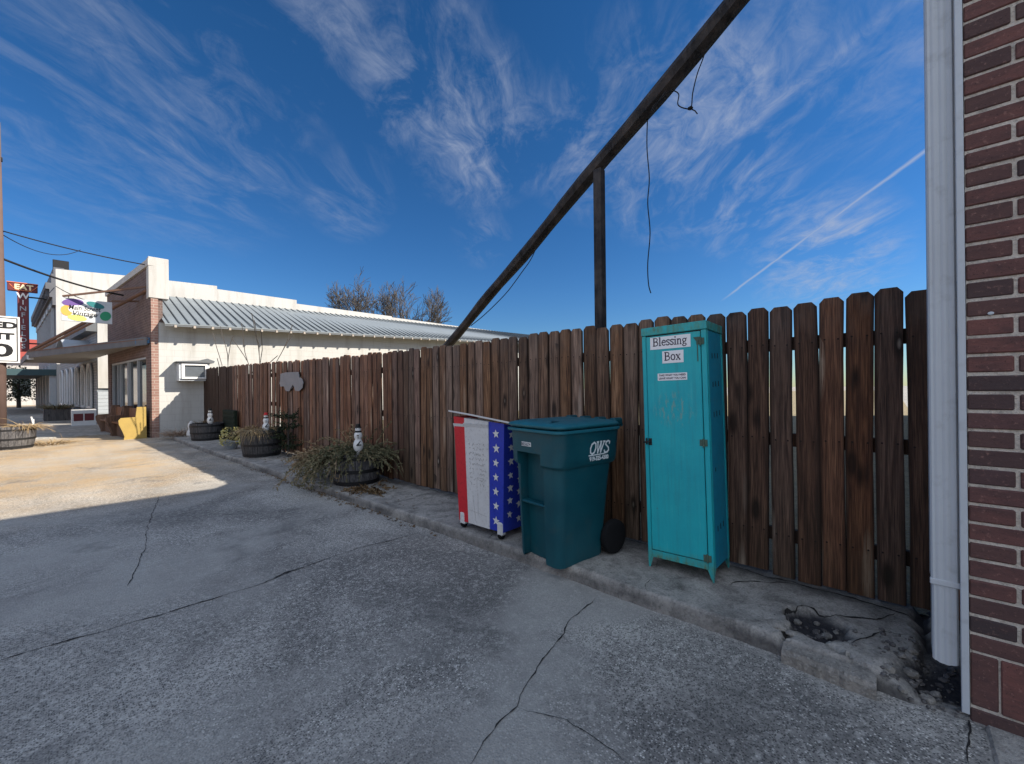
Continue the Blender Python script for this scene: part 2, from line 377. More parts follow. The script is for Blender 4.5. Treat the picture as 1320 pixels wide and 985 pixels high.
def mk_white(name, c, blk=True):
    k = N(name); o = k.geo(); n = k.noise(o, .8, 6, .65); s = k.noise(k.mapv(o, (3, 3, .35)), 1.3, 5, .65); f = k.noise(o, 30, 3)
    col = k.mix(k.rng(n, .35, .7, 0, .22), c, tuple(a*.7 for a in c)); col = k.mix(k.rng(s, .48, .75, 0, .55), col, (.25, .23, .20))
    h = f
    if blk:
        q = k.n('ShaderNodeTexBrick'); x, y, z = k.sep(o); cv = k.n('ShaderNodeCombineXYZ'); k.lk(x, cv.inputs[0]); k.lk(z, cv.inputs[1]); k.lk(cv.outputs[0], q.inputs['Vector'])
        q.inputs['Scale'].default_value = 1.; q.inputs['Mortar Size'].default_value = .006; q.inputs['Brick Width'].default_value = .4; q.inputs['Row Height'].default_value = .2
        col = k.mix(k.math('MULTIPLY', q.outputs['Fac'], .22), col, tuple(a*.45 for a in c)); h = k.math('SUBTRACT', k.math('MULTIPLY', f, .3), q.outputs['Fac'])
    k.bump(h, .3, .01); return k.out(col, .8, 0, .2)
M['wwall'] = mk_white('whitewashed block wall', (.43, .43, .415))
M['wwall2'] = mk_white('white stucco', (.43, .42, .41), False)
M['parapet'] = mk_white('white parapet plaster', (.43, .425, .41), False)
M['roof'] = paint('grey metal roofing', (.205, .235, .255), .45, .35, 1.2, (.12, .115, .11), .4, .15)
M['roofseam'] = paint('roof seam metal', (.125, .14, .15), .45, .2, 3, metal=.5)
M['gutterwhite'] = paint('white enamelled metal', (.48, .515, .55), .4, .25, 2, (.26, .26, .27), .5)
M['tan'] = mk_white('tan stucco', (.50, .40, .28), False)
M['greyside'] = paint('blue grey siding', (.20, .225, .25), .6, .3, 3)
M['greytrim'] = paint('pale grey trim', (.34, .37, .40), .6, .2, 4)
M['cornice'] = paint('dark grey cornice', (.09, .095, .11), .65, .3, 3)
M['canopy'] = paint('weathered canopy metal', (.105, .115, .125), .6, .35, 3, (.22, .12, .08), .3)
M['darkteal'] = paint('dark teal canopy paint', (.03, .065, .075), .6, .3, 3)
M['canopyunder'] = paint('pale canopy soffit', (.33, .29, .25), .7, .3, 3)
M['bluefascia'] = paint('blue canopy end', (.03, .11, .22), .5, .2, 4)
M['rustyrod'] = paint('rusty brown steel', (.15, .085, .06), .7, .4, 6)
k = N('dark shop glass'); M['glass'] = k.out((.02, .025, .03), .06, 0, .8)
M['black'] = N('black paint').out((.01, .01, .011), .5)
M['signred'] = paint('faded red sign metal', (.13, .022, .025), .5, .4, 2, (.04, .03, .03), .4)
M['neon'] = paint('cream sign lettering', (.75, .60, .36), .5, .1)
M['neonred'] = paint('orange sign tubing', (.6, .16, .05), .5, .1)
for nm, c in (('purple', (.13, .07, .25)), ('orange', (.8, .33, .07)), ('lime', (.6, .62, .14)), ('green', (.02, .24, .12)), ('seagreen', (.02, .16, .17))):
    M[nm] = paint(nm+' sign paint', c, .5, .1)
M['bark'] = paint('grey brown bark', (.062, .056, .052), .9, .3, 3)
M['twig'] = N('dry twig').out((.10, .075, .06), .9)
def mk_leaf(name, a, b, c):
    k = N(name); r = k.attr('rnd'); p = k.geo(); col = k.ramp(r, [(0, a), (.5, b), (1, c)])
    col = k.mix(k.rng(k.noise(p, 9, 3), .3, .7, 0, .5), col, tuple(q*.5 for q in a)); return k.out(col, .8, 0, .2)
M['juniper'] = mk_leaf('drying juniper sprays', (.075, .082, .045), (.19, .17, .095), (.36, .25, .15))
M['dryleaf'] = mk_leaf('dry tan stalks', (.20, .12, .06), (.33, .23, .12), (.42, .32, .18))
M['browngrass'] = mk_leaf('dead brown needles', (.09, .055, .03), (.16, .10, .05), (.2, .14, .075))
M['yellowleaf'] = mk_leaf('pale yellow leaves', (.40, .36, .10), (.6, .54, .2), (.7, .66, .38))
M['evergreen'] = mk_leaf('dark evergreen', (.012, .02, .012), (.025, .038, .02), (.05, .06, .03))
M['beige'] = mk_leaf('beige dry brush', (.26, .18, .13), (.36, .27, .20), (.42, .33, .26))
M['ornament'] = paint('dull grey sheet metal', (.22, .22, .235), .6, .25, 6)
M['soil'] = N('dark potting soil').out((.03, .024, .018), .95)
M['lot'] = mk_conc('dirt and dead grass lot', (.22, .18, .11), (.30, .25, .15), .6)
M['cable'] = N('black cable').out((.012, .012, .013), .7)
M['pole'] = paint('weathered pole timber', (.12, .078, .066), .85, .45, 3)
M['reddish'] = paint('faded red roof', (.30, .06, .05), .7, .2, 2)

# ------------------------------------------------------------------ world, sun, camera
SUNV = Vector((.80, -1.07, 1.0)).normalized()
w = bpy.data.worlds.new('World'); S.world = w; w.use_nodes = True
wt = w.node_tree
class W(N):
    def __init__(s): s.t = wt
k = W()
bg = wt.nodes['Background']
sky = k.n('ShaderNodeTexSky', sky_type='NISHITA'); sky.sun_disc = False
sky.sun_elevation = math.asin(SUNV.z); sky.sun_rotation = math.atan2(SUNV.x, SUNV.y); sky.air_density = 1.0; sky.dust_density = .0; sky.ozone_density = 3.0
dirv = k.n('ShaderNodeTexCoord').outputs['Generated']
nx, ny, nz = k.sep(dirv)
hs = k.n('ShaderNodeHueSaturation'); k.lk(sky.outputs[0], hs.inputs['Color']); hs.inputs['Saturation'].default_value = 1.26; hs.inputs['Value'].default_value = 1.; hs.inputs['Hue'].default_value = .499
gm = k.n('ShaderNodeGamma'); k.lk(hs.outputs[0], gm.inputs[0]); gm.inputs[1].default_value = 1.22
skyc = k.mix(1., gm.outputs[0], k.ramp(k.rng(nz, 0, .6), [(0, (.40, .50, .64)), (.35, (.60, .66, .74)), (1, (.85, .85, .82))]), 'MULTIPLY')
# cirrus on a high flat layer
zz = k.math('ADD', k.math('MAXIMUM', nz, 0.), .10)
cv = k.n('ShaderNodeCombineXYZ'); k.lk(k.math('DIVIDE', nx, zz), cv.inputs[0]); k.lk(k.math('DIVIDE', ny, zz), cv.inputs[1])
b57 = math.radians(57)
lay = k.mapv(cv.outputs[0], rot=(0, 0, -(math.pi/2-b57)))
warp = k.n('ShaderNodeTexNoise'); k.lk(lay, warp.inputs['Vector']); warp.inputs['Scale'].default_value = .9; warp.inputs['Detail'].default_value = 3
wv = k.n('ShaderNodeVectorMath', operation='MULTIPLY_ADD'); k.lk(warp.outputs['Color'], wv.inputs[0]); wv.inputs[1].default_value = (.75, .45, 0); k.lk(lay, wv.inputs[2])
st1 = k.noise(k.mapv(wv.outputs[0], (.85, 1.9, 1)), 1.9, 9, .62, .9)
st2 = k.noise(k.mapv(wv.outputs[0], (1.6, 3.0, 1), (4, 2, 0)), 3.6, 8, .68, .9)
wisps = k.math('ADD', k.math('MULTIPLY', st1, .62), k.math('MULTIPLY', st2, .38))
def blob(px, py, wpx, amt):
    d = ray(px, py).normalized(); c = math.cos(math.atan(wpx/F))
    q = k.n('ShaderNodeVectorMath', operation='DOT_PRODUCT'); k.lk(dirv, q.inputs[0]); q.inputs[1].default_value = d
    return k.rng(q.outputs['Value'], c, 1-(1-c)*.05, 0, amt)
mask = None
for bl in ((215, 120, 150, .55), (70, 80, 150, .4), (310, 185, 80, .5), (520, 105, 80, .8), (610, 165, 95, 1.), (665, 185, 60, .8), (570, 45, 60, .6), (770, 185, 90, .8), (870, 190, 110, 1.), (940, 130, 110, .9), (820, 120, 90, .7),
           (960, 255, 70, 1.), (1060, 325, 75, 1.), (1010, 300, 50, .7), (410, 20, 90, .6), (1100, 110, 90, .5), (450, 250, 55, .5), (620, 305, 40, .5), (1170, 60, 90, .4)):
    b_ = blob(*bl); mask = b_ if mask is None else k.math('MAXIMUM', mask, b_)
dens = k.math('MULTIPLY', k.math('POWER', k.rng(wisps, .445, .665), 1.35), mask)
# contrails: two thin lines on the layer
def trail(p0, p1, wid, amt):
    a, b = ray(*p0), ray(*p1)
    a = Vector((a.x/(a.length*(a.z/a.length+.10)), a.y/(a.length*(a.z/a.length+.10)), 0)); b = Vector((b.x/(b.length*(b.z/b.length+.10)), b.y/(b.length*(b.z/b.length+.10)), 0))
    d = b-a; L = d.length; d.normalize(); n = Vector((-d.y, d.x, 0))
    ra = k.n('ShaderNodeVectorMath', operation='SUBTRACT'); k.lk(cv.outputs[0], ra.inputs[0]); ra.inputs[1].default_value = a
    q1 = k.n('ShaderNodeVectorMath', operation='DOT_PRODUCT'); k.lk(ra.outputs[0], q1.inputs[0]); q1.inputs[1].default_value = n
    q2 = k.n('ShaderNodeVectorMath', operation='DOT_PRODUCT'); k.lk(ra.outputs[0], q2.inputs[0]); q2.inputs[1].default_value = d
    dist = k.math('ABSOLUTE', k.math('ADD', q1.outputs['Value'], k.math('MULTIPLY', k.math('SUBTRACT', k.noise(lay, 6, 4), .5), wid*1.2)))
    e = k.math('MULTIPLY', k.rng(q2.outputs['Value'], -.02, .25), k.rng(q2.outputs['Value'], L+.6, L))
    return k.math('MULTIPLY', k.math('MULTIPLY', k.rng(dist, wid, 0), e), amt)
dens = k.math('MAXIMUM', dens, trail((930, 388), (1230, 168), .016, .9))
dens = k.math('MAXIMUM', dens, k.math('MULTIPLY', trail((890, 222), (1030, 110), .05, .7), k.rng(st2, .3, .6)))
dens = k.math('MULTIPLY', dens, k.rng(nz, .02, .14))
cl = k.mix(k.math('MULTIPLY', dens, .72), skyc, (4.3, 4.8, 6.0))
# unseen bright cloud bank added behind the viewer to fill the shade
bd_ = Vector((-sa, -ca, .75)).normalized()
sd = k.n('ShaderNodeVectorMath', operation='DOT_PRODUCT'); k.lk(dirv, sd.inputs[0]); sd.inputs[1].default_value = bd_
fill_bank = k.math('MULTIPLY', k.rng(sd.outputs['Value'], .35, .75), k.rng(wisps, .3, .6, .6, 1.))
cl = k.mix(k.math('MULTIPLY', fill_bank, .75), cl, (12.5, 14., 16.5))
k.lk(cl, bg.inputs[0]); bg.inputs[1].default_value = .05
sl = bpy.data.lights.new('sun', 'SUN'); sl.energy = 4.8; sl.angle = math.radians(.55); sl.color = (1., .91, .78)
so = bpy.data.objects.new('sun', sl); COL.objects.link(so); so.rotation_euler = SUNV.to_track_quat('Z', 'Y').to_euler(); so.location = (20, -30, 30)
cam = bpy.data.cameras.new('camera'); co = bpy.data.objects.new('camera', cam); COL.objects.link(co); S.camera = co
cam.sensor_width = 36; cam.lens = F/1320*36; cam.shift_y = 8/1320; cam.clip_end = 2000; cam.clip_start = .05
co.location = (0, 0, CZ)
co.rotation_euler = (Matrix.Rotation(-YAW, 3, 'Z') @ Matrix.Rotation(math.pi/2, 3, 'X') @ Matrix.Rotation(-ROLL, 3, 'Z')).to_euler()
S.view_settings.view_transform = 'Standard'; S.view_settings.look = 'None'; S.view_settings.gamma = 1; S.view_settings.exposure = 1.05
S.cycles.max_bounces = 6; S.cycles.diffuse_bounces = 4

# ------------------------------------------------------------------ ground
RZ = -.09
def kerbX(y): return 2.525-max(0, min(1, (y-3)/9))*.16
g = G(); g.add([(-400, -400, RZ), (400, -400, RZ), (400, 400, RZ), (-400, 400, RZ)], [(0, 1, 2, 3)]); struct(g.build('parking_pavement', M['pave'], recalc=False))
g = G(); g.add([(3.37, -.6, -.03), (120, -.6, -.03), (120, 16.5, -.03), (3.37, 16.5, -.03)], [(0, 1, 2, 3)]); struct(g.build('lot_ground', M['lot'], recalc=False))
nz_ = lambda x, y, s: mnoise.noise(Vector((x*s, y*s, 3.3)))
def walkh(x, y):
    h = .007*nz_(x, y, 2.2)+.004*nz_(x, y, 9)
    jx, jy = x+.03*nz_(x, y, 14), y+.03*nz_(y, x, 14)
    # broken-out pit behind the cracked kerb
    e = ((jx-2.80)/.17)**2+((jy-.315)/.15)**2
    h -= (.05+.012*nz_(x, y, 30))*max(0, min(1, (1.1-e+.5*nz_(x, y, 11))*2.5))
    # gap across the kerb where it has snapped
    a = abs(jy-.445+.15*(jx-2.5)); h -= .05*max(0, 1-a/.022)*(1 if x < 2.72 else 0)
    a = abs((jx-2.56)-.75*(jy-.17)); h -= .045*max(0, 1-a/.020)*(1 if -.02 < jy < .42 else 0)
    # slump at the end beside the downspout
    s = max(0, min(1, (.05-jy+.35*(2.62-jx))/.14)); s *= max(0, min(1, (3.02-jx)/.35)); h -= .078*s
    t = max(0, 1-abs(jy+.115)/.05)*max(0, min(1, (x-2.5)/.1)); h -= .06*t
    return max(h, RZ+.004+.006*nz_(x, y, 20))
g = G()
ys = []; y = -.34
while y < 15.6: ys.append(y); y += .014 if y < 1.2 else (.035 if y < 4 else .09)
us = [0, 0, 0, .012, .03, .06]+[.06+.78*i/46 for i in range(1, 47)]
nu = len(us)
for y in ys:
    kx = kerbX(y)+.014*nz_(0, y, 3)+.010*nz_(1, y, 11)+.005*nz_(2, y, 30)
    for i, u in enumerate(us):
        x = kx+u*(3.40-kx)/.84
        if i == 0: g.v.append((kx-.022+.008*nz_(y, 5, 13), y, RZ-.02))
        elif i == 1: g.v.append((kx-.012+.007*nz_(y, 2, 17), y, max(-.045, RZ-.02)+min(0, walkh(x, y))*.6))
        elif i == 2: g.v.append((kx-.002, y, walkh(x, y)-.014+.006*nz_(y, 9, 22)))
        else: g.v.append((x, y, walkh(x, y)))
        px_, _, pz_ = g.v[-1]; g.rv.append(max(0., min(1., (-pz_-.014)/.03))*(1 if i > 5 else .25)*(1 if y < .7 else 0)+max(0., min(.75, (px_-3.12)/.2+.5*nz_(px_, y, 4)))+(.85 if i < 2 else .55 if i == 2 else 0)*(.55+.6*nz_(y, i, 2.3)))
for j in range(len(ys)-1):
    for i in range(nu-1):
        g.f.append((j*nu+i, j*nu+i+1, (j+1)*nu+i+1, (j+1)*nu+i)); g.m.append(0)
struct(g.build('sidewalk', M['walk'], smooth=50, recalc=False))
def rock(g, c, s, seed, m=0, flat=.6, n=1):
    bm = bmesh.new(); bmesh.ops.create_icosphere(bm, subdivisions=n, radius=1)
    o = Vector((seed*3.7, seed*1.3, 0)); vs = []
    for v in bm.verts:
        p = v.co*(1+.45*mnoise.noise(v.co*1.6+o)); vs.append((c[0]+p.x*s[0], c[1]+p.y*s[1], c[2]+p.z*s[2]))
    fs = [tuple(v.index for v in f.verts) for f in bm.faces]; bm.free(); g.add(vs, fs, m)
# snapped kerb length lying in front
g = G(); n = 22; P0, P1 = Vector((2.452, .425, 0)), Vector((2.425, .065, 0)); rings = []
for i in range(n+1):
    t = i/n; c = P0.lerp(P1, t); j = .008*nz_(t*4, 1, 3); end = min(1, min(t, 1-t)*9+.45)
    q = [(-.004+j, -.10), (-.002+j, -.045+.006*nz_(t, 3, 9)), (.012+.5*j, -.024+.006*nz_(t*3, 3, 5)-(1-end)*.012), (.06, -.016+.006*nz_(t*3, 7, 5)-(1-end)*.01), (.118+.012*nz_(t*5, 2, 4), -.018+.007*nz_(t*3, 9, 5)-(1-end)*.01), (.135, -.05), (.13, -.10)]
    rings.append([(c.x+a, c.y, b) for a, b in q])
g.loft(rings); tag(g.build('kerb_chunk', M['rock'], smooth=25), 'snapped off length of pale concrete kerb lying beside the broken pit', 'kerb piece')
g = G()
for (x, y, s) in ((2.64, .475, .045), (2.70, .455, .030), (2.61, .40, .028)): rock(g, (x, y, -.006), (s, s*1.1, s*.5), x*9+y, n=2)
tag(g.build('concrete_lump', M['rock'], smooth=40), 'cracked lump of concrete at the edge of the pit in the sidewalk', 'concrete lump')
g = G()
for i in range(190):
    if i < 150: x, y = rnd.uniform(2.5, 2.95), rnd.uniform(-.2, .06)
    elif i < 215: x, y = rnd.gauss(2.79, .09), rnd.gauss(.30, .09)
    else: y = rnd.uniform(.5, 9); x = kerbX(y)-rnd.uniform(.02, .10)
    s = rnd.choice((.005, .006, .008, .011, .016)); z = walkh(x, y) if x > 2.5 else RZ
    rock(g, (x, y, z+s*.3), (s, s*rnd.uniform(.7, 1.2), s*.6), i)
o = g.build('rubble', M['pitdirt'])
g = G()
for (x, y, s) in ((2.72, .39, .030), (2.83, .41, .024), (2.90, .33, .020), (2.78, .27, .026), (2.69, .22, .022), (2.86, .24, .016), (2.60, .02, .026), (2.66, -.05, .032), (2.75, -.02, .022), (2.57, -.10, .030), (2.52, -.02, .02), (2.63, -.13, .022), (2.82, -.06, .026)):
    rock(g, (x, y, walkh(x, y)+s*.22), (s, s*.85, s*.6), x*31+y*7, n=2)
o2 = g.build('broken_stones', M['rock'], smooth=35); o2['kind'] = 'stuff'
# leaf litter blown along the kerb and round the planters
g = G(); rl = random.Random(21)
for i in range(700):
    if rl.random() < .7: y = rl.gauss(6.0, 1.5); x = kerbX(y)-abs(rl.gauss(.0, .05))-.02; z = RZ+.008
    else: y = rl.uniform(3.8, 9.5); x = rl.uniform(2.55, 3.28); z = walkh(x, y)+.006
    if not 3.2 < y < 11: continue
    a = rl.uniform(0, 6.28); s_ = rl.uniform(.010, .026); u = Vector((math.cos(a), math.sin(a), rl.uniform(-.2, .5)))*s_; v = Vector((-math.sin(a), math.cos(a), rl.uniform(-.2, .4)))*s_*.45; p = Vector((x, y, z+rl.random()*.006))
    g.add([p-u, p+v, p+u, p-v], [(0, 1, 2, 3)], r=rl.uniform(.02, 1))
o3 = g.build('leaf_litter', M['browngrass'], recalc=False); o3['kind'] = 'stuff'; o['kind'] = 'stuff'
def crack(pts, w, z=RZ+.004, jit=.018, zf=None, name='pavement_crack'):
    g = G(); P = []
    for a, b in zip(pts, pts[1:]):
        a, b = Vector(a), Vector(b); n = max(2, int((b-a).length/.022))
        for i in range(n): P.append(a.lerp(b, i/n))
    P.append(Vector(pts[-1])); L = []; R = []
    for i, p in enumerate(P):
        d = (P[min(i+1, len(P)-1)]-P[max(i-1, 0)]).normalized(); nrm = Vector((-d.y, d.x, 0))
        q = p+nrm*(jit*nz_(p.x, p.y, 7)+jit*.5*nz_(p.x, p.y, 26)); ww = w*(.18+1.0*abs(nz_(p.y, p.x, 9)+.5*nz_(p.x, p.y, 40)))*min(1, min(i, len(P)-1-i)/6+.15)
        L.append((q.x+nrm.x*ww, q.y+nrm.y*ww, z)); R.append((q.x-nrm.x*ww, q.y-nrm.y*ww, z))
    if zf is not None: L = [(a, b, zf(a, b)+.003) for a, b, _ in L]; R = [(a, b, zf(a, b)+.003) for a, b, _ in R]
    n = len(P); g.add(L+R, [(i, i+1, n+i+1, n+i) for i in range(n-1)])
    return struct(g.build(name, M['tar'], recalc=False))
Z2 = lambda L: [tuple(atz(x, y, RZ))[:2]+(0,) for x, y in L]
crack(Z2([(-60, 868), (0, 852), (140, 812), (250, 780), (340, 752), (400, 728), (460, 708), (545, 686)]), .007)
crack(Z2([(767, 771), (735, 800), (715, 835), (690, 860), (668, 912), (640, 935), (603, 990)]), .0055)
crack(Z2([(668, 912), (700, 920), (730, 930), (760, 950), (790, 968), (818, 992)]), .0048)
crack(Z2([(205, 640), (190, 680), (188, 705), (165, 757)]), .005)
crack(Z2([(1249, 903), (1251, 940), (1250, 990)]), .008, jit=.01)
crack(Z2([(340, 752), (352, 746), (372, 738), (398, 729)]), .012)
crack(Z2([(988, 845), (1060, 873), (1128, 890), (1185, 893)]), .006)
W2 = lambda L: [(a, b, 0) for a, b in L]
for L_, w_ in (([(2.53, 2.62), (2.75, 2.66), (3.0, 2.60), (3.3, 2.68)], .006), ([(2.95, .80), (3.08, .72), (3.20, .60), (3.27, .42)], .010), ([(2.60, .44), (2.70, .46), (2.86, .47), (2.98, .40), (2.97, .25), (3.05, .08), (3.2, .0)], .008), ([(2.66, .18), (2.80, .12), (2.92, .03), (2.98, -.08)], .008),
               ([(2.52, 1.15), (2.62, 1.22), (2.78, 1.20)], .004), ([(2.52, 4.3), (2.8, 4.24), (3.1, 4.32), (3.3, 4.28)], .006), ([(2.46, 6.9), (2.8, 6.98), (3.2, 6.9)], .007), ([(3.27, .9), (3.28, .5), (3.25, .1), (3.22, -.1)], .014), ([(3.29, 4.5), (3.28, 2.8), (3.29, 1.4)], .010)):
    crack(W2(L_), w_, jit=.03, zf=walkh, name='sidewalk_crack')
# smooth apron slab before the brick shopfront and the pale sidewalk further up the street
g = G(); g.box(1.4, 2.56, -9, -.265, -.12, RZ+.012, .01); struct(g.build('apron_slab', M['walk']))
g = G(); yy = 19.2
while yy < 60: g.box(-1.2 - (yy-19)*.05, 2.0-(yy-16.6)*.078, yy, yy+1.98, -.12, RZ+.035, .008); yy += 2.0
struct(g.build('street_sidewalk', M['walk']))

# ------------------------------------------------------------------ wooden fence
FX = 3.32
fence = thing('wooden_fence', (FX, 8, 0), 'long dark dog-eared plank fence running from the brick wall to the white building', 'fence')
def picket_mesh(seed, mat):
    r = random.Random(seed); g = G(); W_, H, T = .132, 1.85, .019; nzs = 14
    rows = []
    for i in range(nzs+1):
        z = H*i/nzs if i < nzs else H-.03
        bow = .004*math.sin(z*2.1+seed)+.003*mnoise.noise(Vector((seed*5.1, z*1.7, 0))); e0 = .0022*mnoise.noise(Vector((seed*3., z*3, 1))); e1 = .0022*mnoise.noise(Vector((seed*3., z*3, 9)))
        rows.append((z, -W_/2+bow+e0, W_/2+bow+e1, .004*mnoise.noise(Vector((seed*2., z*1.2, 4)))))
    z, a, b, d = rows[-1]; rows.append((H, a+.026, b-.026, d))
    vs = []; fs = []
    for (z, a, b, d) in rows: vs += [(d-T/2, a+.002, z), (d-T/2-.001, (a+b)/2, z), (d-T/2, b-.002, z), (d+T/2, b, z), (d+T/2, a, z)]
    n = 5
    for i in range(len(rows)-1):
        for j in range(n): fs.append((i*n+j, (i+1)*n+j, (i+1)*n+(j+1) % n, i*n+(j+1) % n))
    fs += [(0, 1, 2, 3, 4), tuple(len(vs)-1-q for q in range(5))]
    me = bpy.data.meshes.new('picket'); me.from_pydata(vs, [], fs); me.materials.append(mat)
    bm = bmesh.new(); bm.from_mesh(me); bmesh.ops.recalc_face_normals(bm, faces=bm.faces); bm.to_mesh(me); bm.free(); return me
PK = [picket_mesh(s, M['picket']) for s in range(7)]; PK1 = [picket_mesh(s+40, M['picket1']) for s in range(7)]; PK2 = [picket_mesh(s+20, M['picket2']) for s in range(5)]
rest = G(); y = -.327; idx = 0
while y < 16.52:
    gap = rnd.choice((.003, .004, .005, .006)) if y < 1.0 else rnd.choice((.0015, .002, .002, .003, .004, .006))
    if abs(y-12.6) < .075 or abs(y-8.0) < .075 or abs(y-5.55) < .07: gap = .028
    if abs(y-7.25) < .07: gap = .014
    yc = y+.066; ztop = 1.85+max(0, min(1, (yc-5)/11))*.17+rnd.uniform(-.020, .016)+(.0 if yc < 9.75 else .02)
    lean = rnd.gauss(0, .004); dx = rnd.uniform(-.004, .004); tip = rnd.gauss(0, .003)
    k_ = (yc-9.78)/.14
    shift = 0
    if 0 <= k_ < 7: lean = .06*(1-k_/7.); dx += (.012 if int(k_) % 2 else -.012)
    me = PK if yc < .95+rnd.uniform(-.5, .5) else PK1 if yc < 5.5+rnd.uniform(-1.2, 1.2) else PK2; me = me[rnd.randrange(len(me))]
    zb = .012+rnd.uniform(-.01, .012)+(.0 if yc > 1 else .0)
    sc = (ztop-zb)/1.85
    Mx = Matrix.Translation((FX+.012+dx, yc, zb)) @ Matrix.Rotation(tip, 4, 'Y')
    # lean turns about the board's top edge, as a board does that has slipped off its lower rail
    Mx = Mx @ Matrix.Translation((0, 0, 1.75)) @ Matrix.Rotation(lean, 4, 'X') @ Matrix.Translation((0, 0, -1.75)) @ Matrix.Diagonal((1, rnd.uniform(.95, 1.012), sc, 1))
    if idx < 100:
        o = bpy.data.objects.new('picket', me); COL.objects.link(o); o.parent = fence
        o.matrix_basis = Matrix.Translation(-Vector(fence.location)) @ Mx
    else: rest.add([tuple(Mx @ v.co) for v in me.vertices], [tuple(p.vertices) for p in me.polygons])
    y += .132+gap; idx += 1
o = rest.build('picket_row', M['picket2'], fence); o['kind'] = 'stuff'
for z in (1.58, .93, .28):
    for (y0, y1) in ((-.32, 2.4), (2.4, 4.85), (4.85, 7.3), (7.3, 9.76), (9.86, 12.3), (12.3, 14.7), (14.7, 16.5)):
        zz_ = z+max(0, min(1, ((y0+y1)/2-5)/11))*.14
        G().box(FX+.031, FX+.069, y0+.004, y1-.004, zz_-.044, zz_+.044, .003).build('rail', M['picket'], fence)
for yp in (-.26, 2.4, 4.85, 7.3, 9.70, 12.3, 14.7, 16.4):
    G().box(FX+.071, FX+.16, yp-.045, yp+.045, -.1, 1.74, .004).build('post', M['picket'], fence)
# dull grey metal cut-out hanging on the fence
sh = [(362, 505-23), (369, 480), (385, 479.5), (386.5, 487), (389.5, 488), (391.5, 493), (390.5, 500), (386, 504.5), (381, 503.5), (379.8, 499), (378.2, 496), (376, 499.5), (373.5, 504.5), (369, 504), (366.5, 498), (362.3, 498.5), (361, 494), (362, 489)]
g = G(); pts = [atX(x, y, 3.285) for x, y in sh]; g.prism(pts, (-.012, 0, 0)); cx = sum((p for p in pts), Vector())/len(pts)
g.box(3.285, 3.301, cx.y-.02, cx.y+.02, cx.z-.1, cx.z+.1)
tag(g.build('metal_cutout', M['ornament']), 'dull grey sheet metal cut-out with round lobes hanging on the fence', 'ornament')

# ------------------------------------------------------------------ teal locker
cab = thing('locker', (3.06, 1.097, 0), 'tall chipped teal metal locker on legs with a lettered front, against the fence', 'locker')
x0, x1, y0, y1 = 2.905, 3.252, .872, 1.322
g = G()
g.box(x0+.012, x1, y0+.004, y1-.004, .075, 1.672, .002)                                 # shell
g.box(x0, x0+.02, y0, y0+.034, .070, 1.672, .003); g.box(x0, x0+.02, y1-.030, y1, .070, 1.672, .003)
g.box(x0, x0+.0195, y0+.034, y1-.030, .078, .128, .003)
g.box(x0+.02, x0+.04, y0-.002, y0+.01, .070, 1.672, .002); g.box(x1-.03, x1+.002, y0-.002, y0+.01, .070, 1.672, .002)
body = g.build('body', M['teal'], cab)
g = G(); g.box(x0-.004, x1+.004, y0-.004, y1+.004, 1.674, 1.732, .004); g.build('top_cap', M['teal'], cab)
g = G(); g.box(x0+.042, x1-.032, y0+.0005, y0+.01, .08, 1.668, .001); sp = g.build('side_panel', M['tealside'], cab)
for zc in (1.50, 1.305, 1.10, .33):
    for i in range(3): G().box(x0+.105+i*.06, x0+.116+i*.06, y0-.001, y0+.004, zc-.018+i*.004, zc+.018+i*.004).build('vent_slot', M['black'], sp)
G().box(x0+.10, x0+.11, y0-.001, y0+.004, .715, .742).build('vent_slot', M['black'], sp)
door = G().box(x0-.006, x0+.011, y0+.038, y1-.034, .134, 1.664, .004).build('door', M['teal'], cab)
g = G(); g.box(x0+.009, x0+.0125, y0+.030, y1-.028, .126, 1.674, 0); g.build('door_gap', M['black'], cab)
g = G(); g.tube([(x0-.006, y1-.045, .905), (x0-.024, y1-.045, .905), (x0-.028, y1-.038, .905), (x0-.028, y1-.004, .902)], .0065, 8); g.box(x0-.009, x0-.005, y1-.058, y1-.032, .88, .93, .002)
g.tube([(x0-.012, y1-.02, .885), (x0-.012, y1-.02, .93)], .006, 8); g.build('handle', M['darkmetal'], door, smooth=40)
for zc in (1.595, .915, .155):
    g = G(); g.tube([(x0-.010, y0+.036, zc-.028), (x0-.010, y0+.036, zc+.028)], .0065, 10); g.box(x0-.0075, x0-.0035, y0+.012, y0+.062, zc-.022, zc+.022, .0015); g.build('hinge', M['rust'], door)
g = G(); g.prism([(x0-.007, y0+.080, 1.625), (x0-.007, y0+.03, 1.625), (x0-.007, y0+.055, 1.585)], (-.003, 0, 0)); g.box(x0-.01, x0-.006, y0+.052, y0+.058, 1.46, 1.59, .001); g.build('hasp', M['rust'], door)
for sx in (0, 1):
    for sy in (0, 1):
        X, Y = (x1 if sx else x0), (y1 if sy else y0); dx, dy = (-1 if sx else 1), (-1 if sy else 1)
        g = G(); t = .003
        g.prism([(X, Y, .080), (X, Y+dy*.040, .080), (X+dx*.008, Y+dy*.012, 0), (X+dx*.004, Y+dy*.002, 0)], (dx*t, 0, 0))
        g.prism([(X+dx*t, Y, .080), (X+dx*.040, Y, .080), (X+dx*.013, Y+dy*.004, 0), (X+dx*.006, Y+dy*.003, 0)], (0, dy*t, 0))
        g.build('leg', M['teal'], cab)
